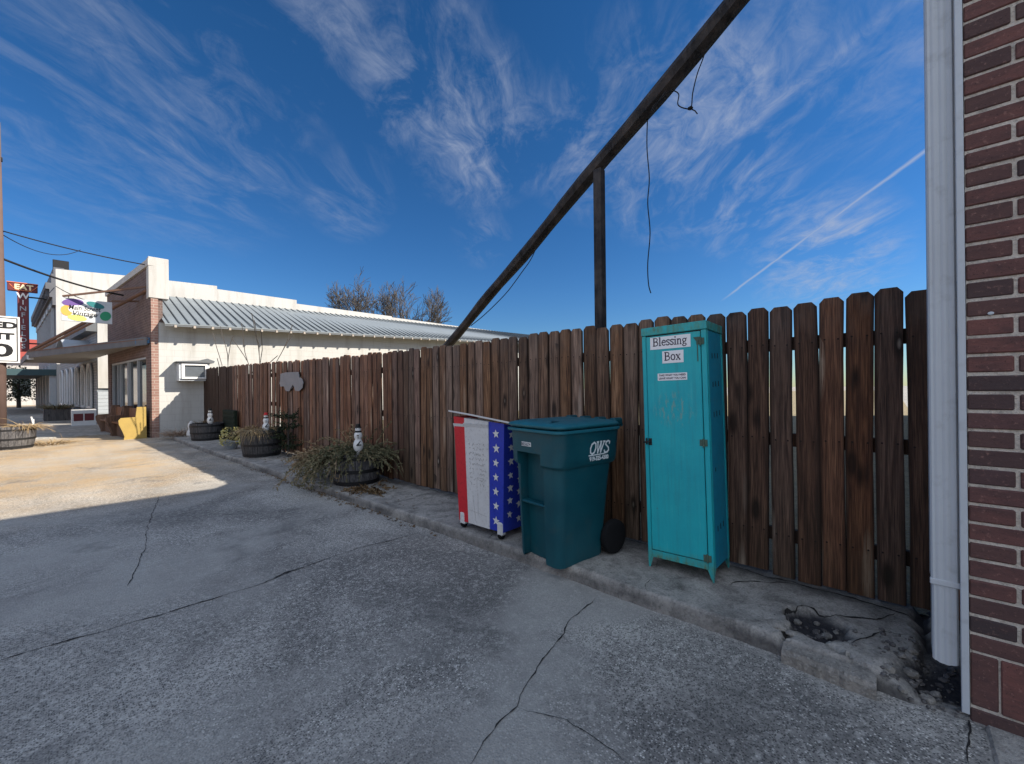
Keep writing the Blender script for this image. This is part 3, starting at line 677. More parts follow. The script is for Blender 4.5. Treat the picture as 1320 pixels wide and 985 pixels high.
# paper notices taped to the door; serif letters drawn as strokes
GL = {  # strokes in a 1-high letter box: (points), relative weight ; second item = advance
 'B': ([([(.12, 0), (.12, 1)], 1.5), ([(0, 1), (.3, 1), (.52, .93), (.58, .77), (.5, .6), (.3, .53), (.12, .53)], 1.), ([(.3, .53), (.56, .45), (.65, .27), (.55, .07), (.3, 0), (0, 0)], 1.1)], .74),
 'l': ([([(.13, 0), (.13, 1.05)], 1.4), ([(0, 1.02), (.13, 1.05)], .9), ([(0, 0), (.27, 0)], .9)], .31),
 'e': ([([(.06, .38), (.5, .38), (.48, .56), (.3, .68), (.12, .58), (.05, .34), (.12, .1), (.3, 0), (.5, .1)], 1.15)], .57),
 's': ([([(.4, .56), (.4, .66), (.22, .68), (.06, .6), (.07, .47), (.36, .28), (.4, .12), (.24, 0), (.06, .03), (.05, .14)], 1.2)], .47),
 'i': ([([(.13, 0), (.13, .66)], 1.4), ([(0, .64), (.13, .66)], .9), ([(0, 0), (.26, 0)], .9), ([(.12, .9), (.14, .96)], 1.8)], .30),
 'n': ([([(.12, 0), (.12, .66)], 1.3), ([(0, .64), (.12, .66)], .9), ([(.12, .5), (.28, .66), (.44, .6), (.46, .4), (.46, 0)], 1.2), ([(0, 0), (.23, 0)], .9), ([(.36, 0), (.58, 0)], .9)], .62),
 'g': ([([(.26, .66), (.1, .58), (.07, .42), (.16, .28), (.3, .25), (.43, .34), (.45, .5), (.38, .62), (.26, .66)], 1.1), ([(.42, .62), (.56, .66)], .9), ([(.2, .26), (.1, .14), (.2, .05), (.44, .02), (.5, -.12), (.36, -.27), (.12, -.26), (.04, -.14), (.16, .02)], 1.)], .58),
 'o': ([([(.3, .68), (.12, .6), (.05, .34), (.12, .08), (.3, 0), (.47, .08), (.54, .34), (.47, .6), (.3, .68)], 1.2)], .62),
 'x': ([([(.07, .66), (.5, 0)], 1.4), ([(.47, .66), (.06, 0)], .8), ([(0, .66), (.2, .66)], .8), ([(.37, .66), (.56, .66)], .8), ([(0, 0), (.18, 0)], .8), ([(.38, 0), (.58, 0)], .8)], .6)}
def serif_word(g, word, org, u, v, size, wt, m=0):
    u, v, org = Vector(u), Vector(v), Vector(org); n = u.cross(v); tot = sum(GL[c][1]+.04 for c in word); x = -tot/2
    for c in word:
        for pts, q in GL[c][0]: g.stroke([org+u*((x+a)*size)+v*(b*size) for a, b in pts], wt*q, n, m)
        x += GL[c][1]+.04
ux, uz = Vector((0, -1, 0)), Vector((0, 0, 1)); xf = x0-.0075
def notice(yc, zc, w_, h_, tilt):
    Mx = Matrix.Translation((xf, yc, zc)) @ Matrix.Rotation(tilt, 4, 'X')
    g = G(); g.box(-.0006, .0012, -w_/2, w_/2, -h_/2, h_/2, 0, mat=Mx); o = g.build('notice', M['paper'], door)
    return o, Mx, (Mx.to_3x3() @ ux), (Mx.to_3x3() @ uz)
o, Mx, u, v = notice(1.113, 1.610, .284, .088, .012); g = G(); serif_word(g, 'Blessing', Mx.translation-v*.019+u.cross(v)*.001, u, v, .055, .0056); g.build('lettering', M['ink'], o)
o, Mx, u, v = notice(1.095, 1.506, .148, .086, .008); g = G(); serif_word(g, 'Box', Mx.translation-v*.022+u.cross(v)*.001, u, v, .055, .0056); g.build('lettering', M['ink'], o)
o, Mx, u, v = notice(1.104, 1.367, .206, .051, .010); g = G()
text_mesh(g, 'TAKE WHAT YOU NEED', .0185, Mx.translation+v*.011+u.cross(v)*.0008, u, v, bold=.0006, sx=.93); text_mesh(g, 'LEAVE WHAT YOU CAN', .0185, Mx.translation-v*.011+u.cross(v)*.0008, u, v, bold=.0006, sx=.93)
g.build('lettering', M['ink'], o)
cab.rotation_euler = (-.027, .016, 0)

# ------------------------------------------------------------------ teal wheeled cart
TH = math.radians(-9)
cart = thing('wheeled_cart', (2.505, 1.968, 0), 'dark teal plastic wheeled rubbish cart with pale lettering beside the locker', 'rubbish cart')
# local frame: +x = away from the road, -y = towards the locker; lofted round-cornered body with a recessed grab panel in front
def rsec(a0, a1, hw, r, z, notch=0., n0=-.155, n1=.10, dr=0.):
    P = []
    def arc(cx, cy, s):
        for i in range(6):
            t = math.radians(s+90*i/5); P.append((cx+r*math.cos(t), cy+r*math.sin(t), z))
    arc(a1-r, hw-r, 0)
    arc(a0+r, hw-r, 90)
    # front face runs +y to -y at x=a0
    P.extend([(a0, n1, z), (a0+notch, n1-.004, z), (a0+notch, n0+.004, z), (a0, n0, z)])
    arc(a0+r, -hw+r, 180)
    arc(a1-r, -hw+r, 270)
    return P
n0, n1 = -.085, .175
g = G(); R_ = []
for z, a0, a1, hw, r, nt in ((0, -.055, .43, .218, .06, .07), (.02, -.06, .435, .223, .065, .07), (.60, -.075, .505, .247, .07, .075), (.80, -.08, .54, .255, .07, .08), (.815, -.08, .542, .256, .07, .0), (.955, -.084, .56, .264, .07, 0), (.975, -.084, .56, .264, .07, 0)):
    R_.append(rsec(a0, a1, hw, r, z, nt, n0, n1))
g.loft(R_)
def lbuild(g, name, m, parent, **kw):
    o0 = wloc(parent); g.v = [(p[0]+o0.x, p[1]+o0.y, p[2]+o0.z) for p in g.v]; return g.build(name, m, parent, **kw)
cbody = lbuild(g, 'body', M['cart'], cart, smooth=35)
g = G()   # collar: a wider band round the top, stepped underneath at the corner
c0 = [rsec(-.088, .56, .262, .075, .715, .088, n0, n1), rsec(-.106, .572, .276, .085, .735, .105, n0, n1), rsec(-.107, .58, .281, .085, .80, .105, n0, n1), rsec(-.107, .58, .281, .085, .815, 0, n0, n1), rsec(-.11, .59, .290, .085, .972, 0, n0, n1)]
n = len(c0[0]); g.loft(c0, cap0=False)
inner = rsec(-.060, .56, .24, .07, .722, .06, n0, n1)
g.add(inner+c0[0], [(j, (j+1) % n, n+(j+1) % n, n+j) for j in range(n)])
lbuild(g, 'collar', M['cart'], cart, smooth=35)
g = G(); g.box(-.070, -.01, n0, n1, .415, .437, .008); lbuild(g, 'grab_bar', M['cart'], cart)
g = G()
def slab(a0, a1, hw, r, z0, z1, b):
    q = lambda d, z: rsec(a0+d, a1-d, hw-d, r, z, 0)
    g.loft([q(b, z0), q(0, z0+b), q(0, z1-b), q(b, z1)])
slab(-.135, .585, .312, .08, .972, .995, .005); slab(-.118, .568, .296, .08, 1.002, 1.0175, .006)
q = lambda d, z, xx=0: rsec(-.130+d, .575-d, .307-d, .08, z, 0)
g.loft([q(0, 1.014), q(0, 1.024), q(.012, 1.036), q(.05, 1.046), q(.16, 1.052)])
lid = lbuild(g, 'lid', M['cartlid'], cart, smooth=35)
g = G(); g.tube([(.61, -.27, 1.0), (.61, .27, 1.0)], .016, 10)
for yy in (-.24, -.08, .08, .24): g.box(.52, .63, yy-.03, yy+.03, .985, 1.055, .012)
lbuild(g, 'hinge_bar', M['cart'], cart, smooth=35)
for sy in (-1, 1):
    g = G(); g.lathe([(.055, -.03), (.10, -.03), (.128, -.022), (.133, 0), (.128, .022), (.10, .03), (.055, .03)], n=28); g.v = [(p[0]+.50, sy*.262+p[2], p[1]+.133) for p in g.v]
    wh = lbuild(g, 'wheel', M['rubber'], cart, smooth=35)
    g = G(); g.lathe([(.0, -.02), (.06, -.022), (.07, -.015), (.07, .015), (.06, .022), (.0, .02)], n=20); g.v = [(p[0]+.50, sy*.262+p[2], p[1]+.133) for p in g.v]; lbuild(g, 'rim', M['cart'], wh, smooth=35)
g = G(); g.tube([(.50, -.26, .133), (.50, .26, .133)], .012, 8); g.box(.36, .52, -.19, .19, .06, .20, .02); lbuild(g, 'axle', M['rubber'], cart)
# front number plate and side lettering
ud, vd = Vector((0, -1, 0)), Vector((.0, 0, 1))
g = G(); g.box(-.1125, -.106, .012, .118, .862, .893, .001); pl = lbuild(g, 'number_plate', M['letter'], cart)
g = G(); text_mesh(g, '08256274', .032, Vector(cart.location)+Vector((-.1131, .065, .8765)), ud, vd, sx=.80, bold=.0006); g.build('lettering', M['ink'], pl)
sd_u, sd_v = Vector((1, 0, 0)), Vector((0, 0.06, 1)).normalized()
hwz = lambda z: -.2895+(.972-z)*.044-.001
GO = {'O': [[(.30, 1), (.10, .85), (.02, .5), (.06, .15), (.22, 0), (.42, .12), (.52, .5), (.46, .86), (.30, 1)]], 'W': [[(-.04, 1), (.12, 1)], [(.05, 1), (.14, .02), (.36, .96), (.42, .04), (.66, 1)], [(.28, 1), (.42, 1)], [(.58, 1), (.74, 1)]],
      'S': [[(.46, .74), (.46, .92), (.30, 1), (.12, .92), (.10, .70), (.42, .38), (.46, .14), (.28, -.02), (.08, .04), (.02, .2)]]}
g = G(); ox = .205
def sidept(a, b): z = .805+b*.085; return Vector(cart.location)+Vector((ox+a*.120+.015*b, hwz(z), z))
xo = 0
for ch, adv in (('O', .60), ('W', .74), ('S', .5)):
    for st in GO[ch]: g.stroke([sidept(xo+a, b) for a, b in st], .0125 if ch != 'W' else .0115, (0, -1, 0))
    xo += adv
g.stroke([sidept(-.06, -.11), sidept(1.30, -.10), sidept(1.75, -.02)], .008, (0, -1, 0))
text_mesh(g, '919-325-4300', .042, Vector(cart.location)+Vector((ox+.108, hwz(.768)-.001, .768)), (1, 0, 0), (0, .044, 1), sx=.92, bold=.002)
g.build('lettering', M['letter'], cbody)
cart.rotation_euler = (0, 0, TH)

# ------------------------------------------------------------------ flag-painted cart
fl = thing('painted_cart', (2.80, 2.76, 0), 'flag painted cart with red, white and starry blue bands behind the teal cart', 'painted cart')
ft = lambda y, z: y+(y-2.755)*(z-.06)*.16
def fprism(g, ya, yb, xa, xb, z0=.065, z1=1.0, m=0):
    bk = .12 if z1 == 1.0 else 0
    zt = lambda y: z1+((y-2.47)*.07 if z1 == 1.0 else 0)
    g.add([(xa, ft(ya, z0), z0), (xa, ft(yb, z0), z0), (xb, ft(yb, z0), z0), (xb, ft(ya, z0), z0), (xa-.02, ft(ya, z1), zt(ya)), (xa-.02, ft(yb, z1), zt(yb)), (xb+.03, ft(yb, z1), zt(yb)-bk*(xb > 2.9)), (xb+.03, ft(ya, z1), zt(ya)-bk*(xb > 2.9))],
          [(0, 1, 2, 3), (7, 6, 5, 4), (0, 4, 5, 1), (1, 5, 6, 2), (2, 6, 7, 3), (3, 7, 4, 0)], m)
g = G(); fprism(g, 2.47, 3.03, 2.585, 3.10); fbody = g.build('body', M['blue'], fl)
g = G(); fprism(g, 2.905, 3.034, 2.579, 2.70); g.build('red_band', M['red'], fl)
g = G(); fprism(g, 2.63, 2.905, 2.578, 2.60); wb = g.build('white_band', M['flagwhite'], fl)
g = G(); fprism(g, 2.63, 2.91, 2.568, 2.60, .925, .985); fprism(g, 2.905, 3.04, 2.572, 2.60, .915, .975); g.build('band_lip', M['flagwhite'], fl)
def star(g, c, u, v, R, m=0):
    u, v, c = Vector(u), Vector(v), Vector(c); n = u.cross(v)
    rj = rnd.uniform(-.16, .16); R *= rnd.uniform(.88, 1.06)
    P = [c+(u*math.sin(i*math.pi/5+rj)+v*math.cos(i*math.pi/5+rj))*rnd.uniform(.93, 1.05)*(R if i % 2 == 0 else R*.42) for i in range(10)]
    vs = P+[c]; g.add([p+n*.0012 for p in vs], [(10, i, (i+1) % 10) for i in range(10)], m)
xs_f = lambda z: 2.583-.0214*(z-.065)
for z in (.91, .785, .66, .535, .41, .285, .155):
    g = G(); star(g, (xs_f(z)-.003, ft(2.548, z)+rnd.uniform(-.004, .004), z), (0, -1, 0), (0, 0, 1), .044); g.build('star', M['white'], fbody)
for col, zs in ((2.66, (.90, .79, .67, .55, .44, .33, .21)), (2.78, (.60, .50, .39, .28, .15, .85, .74)), (2.90, (.66, .45, .34, .22, .80, .91)), (3.02, (.60, .50, .39, .28, .15, .85, .74))):
    for z in zs:
        g = G(); star(g, (col, ft(2.47, z)-.001, z), (1, 0, 0), (0, .05, 1), .042); g.build('star', M['white'], fbody)
g = G(); r2 = random.Random(3)
for row in range(9):
    z = .80-row*.045; y = 2.86
    while y > 2.68:
        if not (row > 4 and 2.775 < y < 2.795):
            pts = [Vector((xs_f(z)-.006, ft(y-i*.008, z), z+r2.uniform(-.014, .014))) for i in range(r2.choice((3, 4, 5)))]
            g.stroke(pts, .0026, (-1, 0, 0))
        y -= r2.uniform(.03, .05)
for a, b in (((2.77, .50), (2.69, .50)), ((2.77, .50), (2.775, .40)), ((2.765, .36), (2.768, .16)), ((2.83, .33), (2.80, .10)), ((2.88, .19), (2.66, .17))):
    g.stroke([Vector((xs_f(a[1])-.006, ft(a[0], a[1]), a[1])), Vector((xs_f(b[1])-.006, ft(b[0], b[1]), b[1]))], .002, (-1, 0, 0))
g.build('handwriting', M['scribble'], wb)
g = G()
fe = [atX(x, y, 2.53) for x, y in ((578, 530.5), (603, 535), (656, 546))]
lid_poly = [tuple(fe[0]), tuple(fe[1]), tuple(fe[2]), (3.10, fe[2].y, fe[2].z-.125), (3.10, fe[1].y, fe[1].z-.12), (3.10, fe[0].y, fe[0].z-.12)]
g.add([(x, y, z) for x, y, z in lid_poly]+[(x, y, z+.014) for x, y, z in lid_poly], [(0, 1, 4, 5), (1, 2, 3, 4), (6, 11, 10, 7), (7, 10, 9, 8), (0, 6, 7, 1), (1, 7, 8, 2), (2, 8, 9, 3), (3, 9, 10, 4), (4, 10, 11, 5), (5, 11, 6, 0)])
g.build('lid', M['flagwhite'], fl)
for (x, y) in ((2.60, 2.99), (2.60, 2.505), (3.05, 2.505), (3.05, 2.99)):
    g = G(); g.box(x-.03, x+.03, y-.032, y+.032, .035, .15, .012); lg = g.build('foot', M['flagwhite'], fl)
    g = G(); g.lathe([(.012, -.018), (.03, -.018), (.034, 0), (.03, .018), (.012, .018)], n=16); g.v = [(p[0]+x, p[2]+y, p[1]+.034) for p in g.v]; g.build('caster', M['rubber'], lg)

# ------------------------------------------------------------------ leaning timber beam with its post and loose wires
A_, B_ = Vector((5.449, 6.642, 2.235)), Vector((3.546, .857, 4.247)); d_ = (B_-A_)
bm_ = thing('timber_beam', (5.5, 6.6, 0), 'long dark sloping timber beam reaching over the fence up to the brick building', 'beam')
top = B_+d_*.165; low = A_-d_*.22
g = G(); pts = [low.lerp(top, i/24)+Vector((0, 0, .012*math.sin(i*.9))) for i in range(25)]; g.tube(pts, [.082+.004*math.sin(i*1.7) for i in range(25)], 8); g.build('pole', M['post'], bm_)
pz = 3.66; g = G(); g.box(4.02-.048, 4.02+.048, 2.343-.048, 2.343+.048, -.1, pz, .006); g.build('post', M['post'], bm_)
g = G(); g.box(low.x-.06, low.x+.06, low.y-.06, low.y+.06, -.1, low.z, .006); g.build('post', M['post'], bm_)
def on(px, py):
    best = None
    for i in range(400):
        p = low.lerp(top, i/399); v = p-Vector((0, 0, CZ)); r = ray(px, py); e = (v.normalized()-r.normalized()).length
        if best is None or e < best[0]: best = (e, p)
    return best[1]
def wire(name, px, t, rad, label, sag=None):
    pts = [atD(x, y, t) for x, y in px]; P = []
    for i in range(len(pts)-1):
        for j in range(6):
            q = j/6; a = pts[max(i-1, 0)]; b = pts[i]; c = pts[i+1]; e = pts[min(i+2, len(pts)-1)]
            P.append(.5*((2*b)+(c-a)*q+(2*a-5*b+4*c-e)*q*q+(3*b-a-3*c+e)*q**3))
    P.append(pts[-1]); g = G(); g.tube(P, rad, 5); return tag(g.build(name, M['cable'], smooth=True), label, 'wire')
t1 = 4.02
wire('hanging_wire', [(838, 128), (835, 150), (834, 190), (837, 230), (835, 262), (838, 300), (835, 340), (836, 366), (839, 378)], t1, .0052, 'long black wire hanging straight down from the beam, ending above the fence')
o = wire('hanging_wire', [(911, 47), (908, 70), (899, 95), (893, 120), (891, 138), (884, 140), (874, 135), (875, 122), (868, 117), (861, 119), (852, 128), (843, 136), (840, 144), (846, 135), (858, 118)], 3.62, .0050, 'short loop of black wire with a knot dangling under the upper beam')
g = G(); pp = atD(890, 140, 3.62); rock(g, pp, (.028, .028, .016), 5); g.tube([pp, atD(896, 143, 3.62), atD(899, 147, 3.62)], .005, 5); g.build('connector', M['cable'], o)
wire('hanging_wire', [(692, 318), (684, 335), (672, 352), (655, 375), (638, 393), (622, 408), (607, 420)], 5.6, .006, 'thin black wire sagging below the lower end of the beam')

# ------------------------------------------------------------------ near brick shop on the right
shop = thing('brick_shop', (2.53, -.25, RZ), 'dark red brick shop wall with pale mortar at the end of the fence', 'building')
SL = -.05
YB = -.226
g = G()   # mortar core: footprint slightly skewed
cz = 7.0
fp = [(2.537, YB), (25, YB+SL*22.46), (25, -14), (2.537, -14)]
g.prism([(x, y, -.1) for x, y in fp], (0, 0, cz+.1)); g.build('wall', M['mortar'], shop)
g = G(); cr = .0758; r3 = random.Random(11); bl = .205; z = RZ+.0; course = 0
def bk(y0, y1, z0, z1):
    j = r3.uniform(-.0025, .0025); q = lambda: r3.uniform(-.0012, .0012); g.box(2.530+j, 2.60, y0+q(), y1+q(), z0+q(), z1+q(), r3.uniform(.003, .006), r=r3.uniform(.01, 1))
LEN = 3.2
zc = RZ-.02
g_rows = []
bk_y = lambda off: off
z0 = zc
# header course at the foot, a soldier course above it, then stretchers
y = YB
while y > YB-LEN: bk(y-.196, y, z0+.012, z0+.078); y -= .208
z0 += .0895
y = YB; first = True
while y > YB-LEN: bk(y-(.072 if not first else .078), y, z0, z0+.215); y -= .0845; first = False
z0 += .2265
course = 0
while z0 < cz-.08:
    y = YB; w_ = .126 if course % 2 == 1 else .198
    while y > YB-LEN: bk(y-w_, y, z0, z0+.0630); y -= w_+.0125; w_ = .198
    z0 += cr; course += 1
g.build('brickwork', M['brick'], shop)
g = G(); q = .0
g.prism([(x-(.03 if x < 3 else 0), y-.002, cz) for x, y in fp], (0, 0, .09))
g.build('coping', M['gutterwhite'], shop)
g = G(); g.box(2.533, 2.60, -13.9, YB-LEN-.02, -.09, cz-.01); g.build('far_brickwork', M['fbrick'], shop)
g = G(); p = atX(1277, 404, 2.53)
for i in range(16):
    a = 2*math.pi*i/16
g.lathe([(.004, 0), (.008, 0), (.009, .004), (.004, .005)], n=14); g.v = [(2.529-q_[2], p.y+q_[0], p.z+q_[1]*.7) for q_ in g.v]; g.build('wall_anchor', M['gutterwhite'], shop)
g = G(); g.box(2.522, 2.545, YB+.003, YB+.026, -.06, cz, .002); g.build('corner_trim', M['gutterwhite'], shop)
# downspout
ds = thing('downspout', (2.60, -.16, .09), 'tall white ribbed metal downspout between the fence and the red brick wall', 'downspout')
def dsec(z, y0=-.197, y1=-.118, xf=2.552, xb=2.64):
    P = [(xb, y0, z), (xf+.006, y0, z), (xf, y0+.006, z)]
    wq = (y1-y0-.012)/9
    for i in range(10): P.append((xf+(0 if i % 3 != 1 else .0) + (.0032 if i % 3 == 2 else 0), y0+.006+wq*i, z))
    return P+[(xf+.006, y1, z), (xb, y1, z)]
g = G()
zs = [.115, .30, .43, .445, .462, .470, .60, 2, 3.5, cz-.15]
R_ = []
for z in zs:
    o_ = .003 if z > .445 else 0.
    q = dsec(z, -.197-o_, -.118+o_, 2.552-o_)
    if z < .12: q = [(a, b, z-.012*math.sin((b+.197)/.079*math.pi)+.03*max(0, (a-2.56)/.1)) for a, b, _ in q]
    R_.append(q)
g.loft(R_, cap0=False); g.build('pipe', M['gutterwhite'], ds)
g = G(); g.box(2.57, 2.63, -.185, -.13, .15, .19); g.build('mouth', M['black'], ds)
for z in (.45,):
    g = G(); g.box(2.5465, 2.565, -.202, -.112, z-.012, z+.012, .002); g.build('strap', M['gutterwhite'], ds)

# ------------------------------------------------------------------ far brick-fronted white building
A0 = Vector((2.03, 16.6, 0)); fd = Vector((-.078, .997, 0)); fn = Vector((-.997, -.078, 0))
def fpt(s, out, z): p = A0+fd*s+fn*out; return (p.x, p.y, z)
wb_ = thing('white_building', (3, 17, RZ), 'long whitewashed building with a brown brick shopfront and grey metal roof', 'building')
FL = 6.5
g = G(); # side wall, a slightly rising eave
EV = lambda x: 3.43+(x-2.2)*.036
g.prism([(2.22, 16.6, RZ), (24, 16.6, RZ), (24, 16.6, EV(24)), (2.22, 16.6, EV(2.2))], (0, .25, 0)); g.build('side_wall', M['wwall'], wb_)
g = G()   # brick front with shop window opening : s .6-4.7 , z .35-2.45
def fbox(s0, s1, o0, o1, z0, z1, gg, m=0):
    gg.prism([fpt(s0, o0, z0), fpt(s1, o0, z0), fpt(s1, o0, z1), fpt(s0, o0, z1)], tuple(fn*(o1-o0)), m)
ws0, ws1, wz0, wz1 = .55, 5.95, .42, 2.42
fbox(0.01, ws0, -.3, 0, RZ, 5.12, g); fbox(ws1, FL, -.3, 0, RZ, 5.12, g); fbox(ws0, ws1, -.3, 0, wz1, 5.12, g); fbox(ws0, ws1, -.3, 0, RZ, wz0, g)
g.build('front_wall', M['fbrick'], wb_)
g = G(); g.box(2.045, 2.215, 16.585, 16.75, RZ, 4.16); g.build('corner_pier', M['sunlit_brick'], wb_)
g = G(); g.box(1.99, 2.475, 16.56, 16.95, 4.16, 5.40, .01); g.build('parapet_end', M['parapet'], wb_)
g = G(); fbox(-.05, FL+.1, -.42, .05, 5.13, 5.33, g); g.build('parapet_coping', M['parapet'], wb_)
g = G(); fbox(ws0+.002, ws1-.002, -.12, -.10, wz0+.002, wz1-.002, g); gl = g.build('shop_window', M['glass'], wb_)
g = G()
for s_ in (ws0+.03, 1.9, 3.15, 3.35, 4.5, 5.0, ws1-.03): fbox(s_-.03, s_+.03, -.13, -.04, wz0+.003, wz1-.003, g)
fbox(ws0, ws1, -.13, -.035, wz1-.07, wz1-.004, g); fbox(ws0, ws1, -.13, -.035, wz0+.004, wz0+.07, g); g.build('window_frame', M['greytrim'], gl)
# lean-to metal roof, seams running up to the ridge
RID = lambda x: 4.82+(x-3)*.018
ey, ry = 16.08, 19.65
xs0, xs1 = 2.30, 23.5
E_ = lambda x: EV(x)-.07
g = G(); g.add([(xs0, ey, E_(xs0)), (xs1, ey, E_(xs1)), (xs1, ry, RID(xs1)), (xs0, ry, RID(xs0)), (xs0, ey, E_(xs0)-.03), (xs1, ey, E_(xs1)-.03), (xs1, ry, RID(xs1)-.03), (xs0, ry, RID(xs0)-.03)],
               [(0, 1, 2, 3), (7, 6, 5, 4), (0, 4, 5, 1), (1, 5, 6, 2), (2, 6, 7, 3), (3, 7, 4, 0)]); rf = g.build('roof', M['roof'], wb_)
g = G(); x = xs0+.1
while x < xs1: g.bar((x, ey-.005, E_(x)+.012), (x, ry, RID(x)+.012), .022, .032); x += .25
g.build('standing_seam', M['roofseam'], rf)
g = G(); g.bar((xs0, ey+.02, E_(xs0)-.06), (xs1, ey+.02, E_(xs1)-.06), .02, .05); g.build('fascia', M['canopy'], rf)
x = 2.55
me_r = None
while x < 17:
    zz_ = E_(x)-.035
    if me_r is None:
        g = G(); g.prism([(x-.03, ey-.03, zz_-.085), (x-.03, ey-.03, zz_-.02), (x-.03, 16.59, zz_+.20), (x-.03, 16.59, zz_+.10)], (.06, 0, 0)); o = g.build('rafter_tail', M['canopyunder'], wb_); me_r = (o, x, zz_)
    else:
        c = me_r[0].copy(); COL.objects.link(c); c.location = (x-me_r[1], 0, zz_-me_r[2])
    x += .47
g = G()   # stepped white parapet along the ridge
for xa, xb, h in ((2.4, 7.4, .50), (7.4, 12.2, .26), (12.2, 15.5, .13), (15.5, 23.5, .06)):
    g.prism([(xa, 19.66, 2.), (xb, 19.66, 2.), (xb, 19.66, RID(xb)+h-.03*(xb-xa)*.4), (xa, 19.66, RID(xa)+h+.02)], (0, .28, 0))
g.build('stepped_parapet', M['parapet'], wb_)
g = G(); g.prism([(2.4, 16.8, RZ), (24, 16.9, RZ), (24, 19.6, RZ), (2.4, 19.6, RZ)], (0, 0, 3.3)); g.build('back_rooms', M['wwall'], wb_)
# window air conditioner
ac = thing('air_conditioner', (3.03, 16.4, 1.66), 'white boxed air conditioner jutting from the whitewashed side wall', 'air conditioner')
g = G(); g.box(2.64, 3.42, 16.22, 16.60, 1.64, 1.70, .005); g.box(2.64, 2.70, 16.2, 16.6, 1.70, 2.19, .005); g.box(3.36, 3.42, 16.2, 16.6, 1.70, 2.19, .005); g.box(2.72, 3.36, 16.25, 16.6, 1.70, 2.19, .005); g.build('case', M['gutterwhite'], ac)
g = G(); g.box(2.70, 2.78, 16.17, 16.24, 1.70, 2.19, .004); g.box(3.30, 3.36, 16.17, 16.24, 1.70, 2.19, .004); g.box(2.78, 3.30, 16.17, 16.24, 1.70, 1.76, .004); g.box(2.78, 3.30, 16.17, 16.24, 2.12, 2.19, .004); g.build('frame', M['white'], ac)
g = G(); g.box(2.78, 3.30, 16.24, 16.247, 1.76, 2.12)
for i in range(11): g.box(2.78, 3.30, 16.215, 16.238, 1.77+i*.032, 1.782+i*.032)
g.build('grille', M['greyside'], ac)
g = G(); g.prism([(2.58, 16.12, 2.21), (3.52, 16.12, 2.21), (3.55, 16.12, 2.27), (3.35, 16.12, 2.35), (3.15, 16.12, 2.28), (2.58, 16.12, 2.24)], (0, .47, 0)); g.build('rain_hood', M['canopy'], ac)

# hanging canopy over the shopfront with its tie rod
can = thing('street_canopy', (.8, 21, 2.8), 'long flat metal canopy hung on rods over the brown brick shopfront', 'canopy')
CP = [(1.98, 16.70), (-.60, 24.9), (-.95, 31), (.85, 31), (1.36, 24.9), (1.96, 17.2)]
g = G(); g.prism([(x, y, 2.80) for x, y in CP], (0, 0, .09)); g.build('deck', M['canopyunder'], can)
g = G(); g.bar((1.97, 16.72, 2.86), (-.61, 24.9, 2.80), .03, .24); g.bar((-.61, 24.9, 2.80), (-.97, 31, 2.80), .03, .24); g.build('fascia', M['canopy'], can)
g = G(); g.bar((2.0, 16.66, 2.91), (-.615, 24.88, 2.935), .05, .03); g.build('edge_strip', M['rustyrod'], can)
g = G(); g.bar((2.02, 16.66, 2.87), (1.78, 17.35, 2.87), .05, .16); g.build('end_cap', M['bluefascia'], can)
g = G(); g.tube([(2.02, 16.95, 4.45), (-.55, 24.8, 2.95)], .055, 8); g.tube([(1.4, 24.5, 4.4), (-.85, 29.5, 2.95)], .05, 8); g.build('tie_rod', M['rustyrod'], can)
g = G(); g.box(-.63, -.45, 24.75, 24.80, 2.62, 2.78); g.build('notice', M['white'], can)

# hanging oval shop sign
sg = thing('hanging_sign', (.75, 18, 3.4), 'white hanging shop board with an oval of purple, orange, lime and green swirls', 'sign')
a, b, c, d = [atY(x, y, 18) for x, y in ((79, 391), (144.5, 390), (144.5, 418), (79, 418))]
sx0, sx1, sz0, sz1 = a.x, b.x, c.z, b.z; sw, shh = sx1-sx0, sz1-sz0
g = G(); g.box(sx0, sx1, 18, 18.05, sz0, sz1, .004); bd = g.build('board', M['gutterwhite'], sg)
def ell(cx, cz_, rx, rz, t0=0, t1=360, tilt=0, n=28, y=17.997):
    P = []
    for i in range(n):
        t = math.radians(t0+(t1-t0)*i/(n-1 if t1-t0 < 360 else n)); X, Z = rx*math.cos(t), rz*math.sin(t); q = math.radians(tilt)
        P.append((sx0+sw*cx+X*math.cos(q)-Z*math.sin(q), y, sz0+shh*cz_+X*math.sin(q)+Z*math.cos(q)))
    return P
for nm, args in (('orange', (.10, .45, .125, .155, 0, 360, 0)), ('purple', (.22, .82, .225, .11, 0, 360, 8)), ('lime', (.30, .16, .20, .085, 0, 360, -6)), ('seagreen', (.66, .80, .20, .085, 0, 360, -16)), ('green', (.86, .34, .12, .145, 0, 360, -20))):
    g = G(); g.prism(ell(*args, y=17.996), (0, -.004, 0)); g.build('swirl', M[nm], bd)
g = G(); g.prism(ell(.43, .50, .33, .15, 0, 360, -4, y=17.991), (0, -.004, 0)); ov = g.build('oval', M['white'], bd)
g = G(); text_mesh(g, 'Main Street', .20, (sx0+sw*.44, 17.985, sz0+shh*.60), (1, 0, 0), (0, 0, 1), shear=.2, sx=.72, bold=.002); text_mesh(g, 'Vintage', .20, (sx0+sw*.44, 17.985, sz0+shh*.36), (1, 0, 0), (0, 0, 1), shear=.2, sx=.9, bold=.002); g.build('lettering', M['black'], ov)
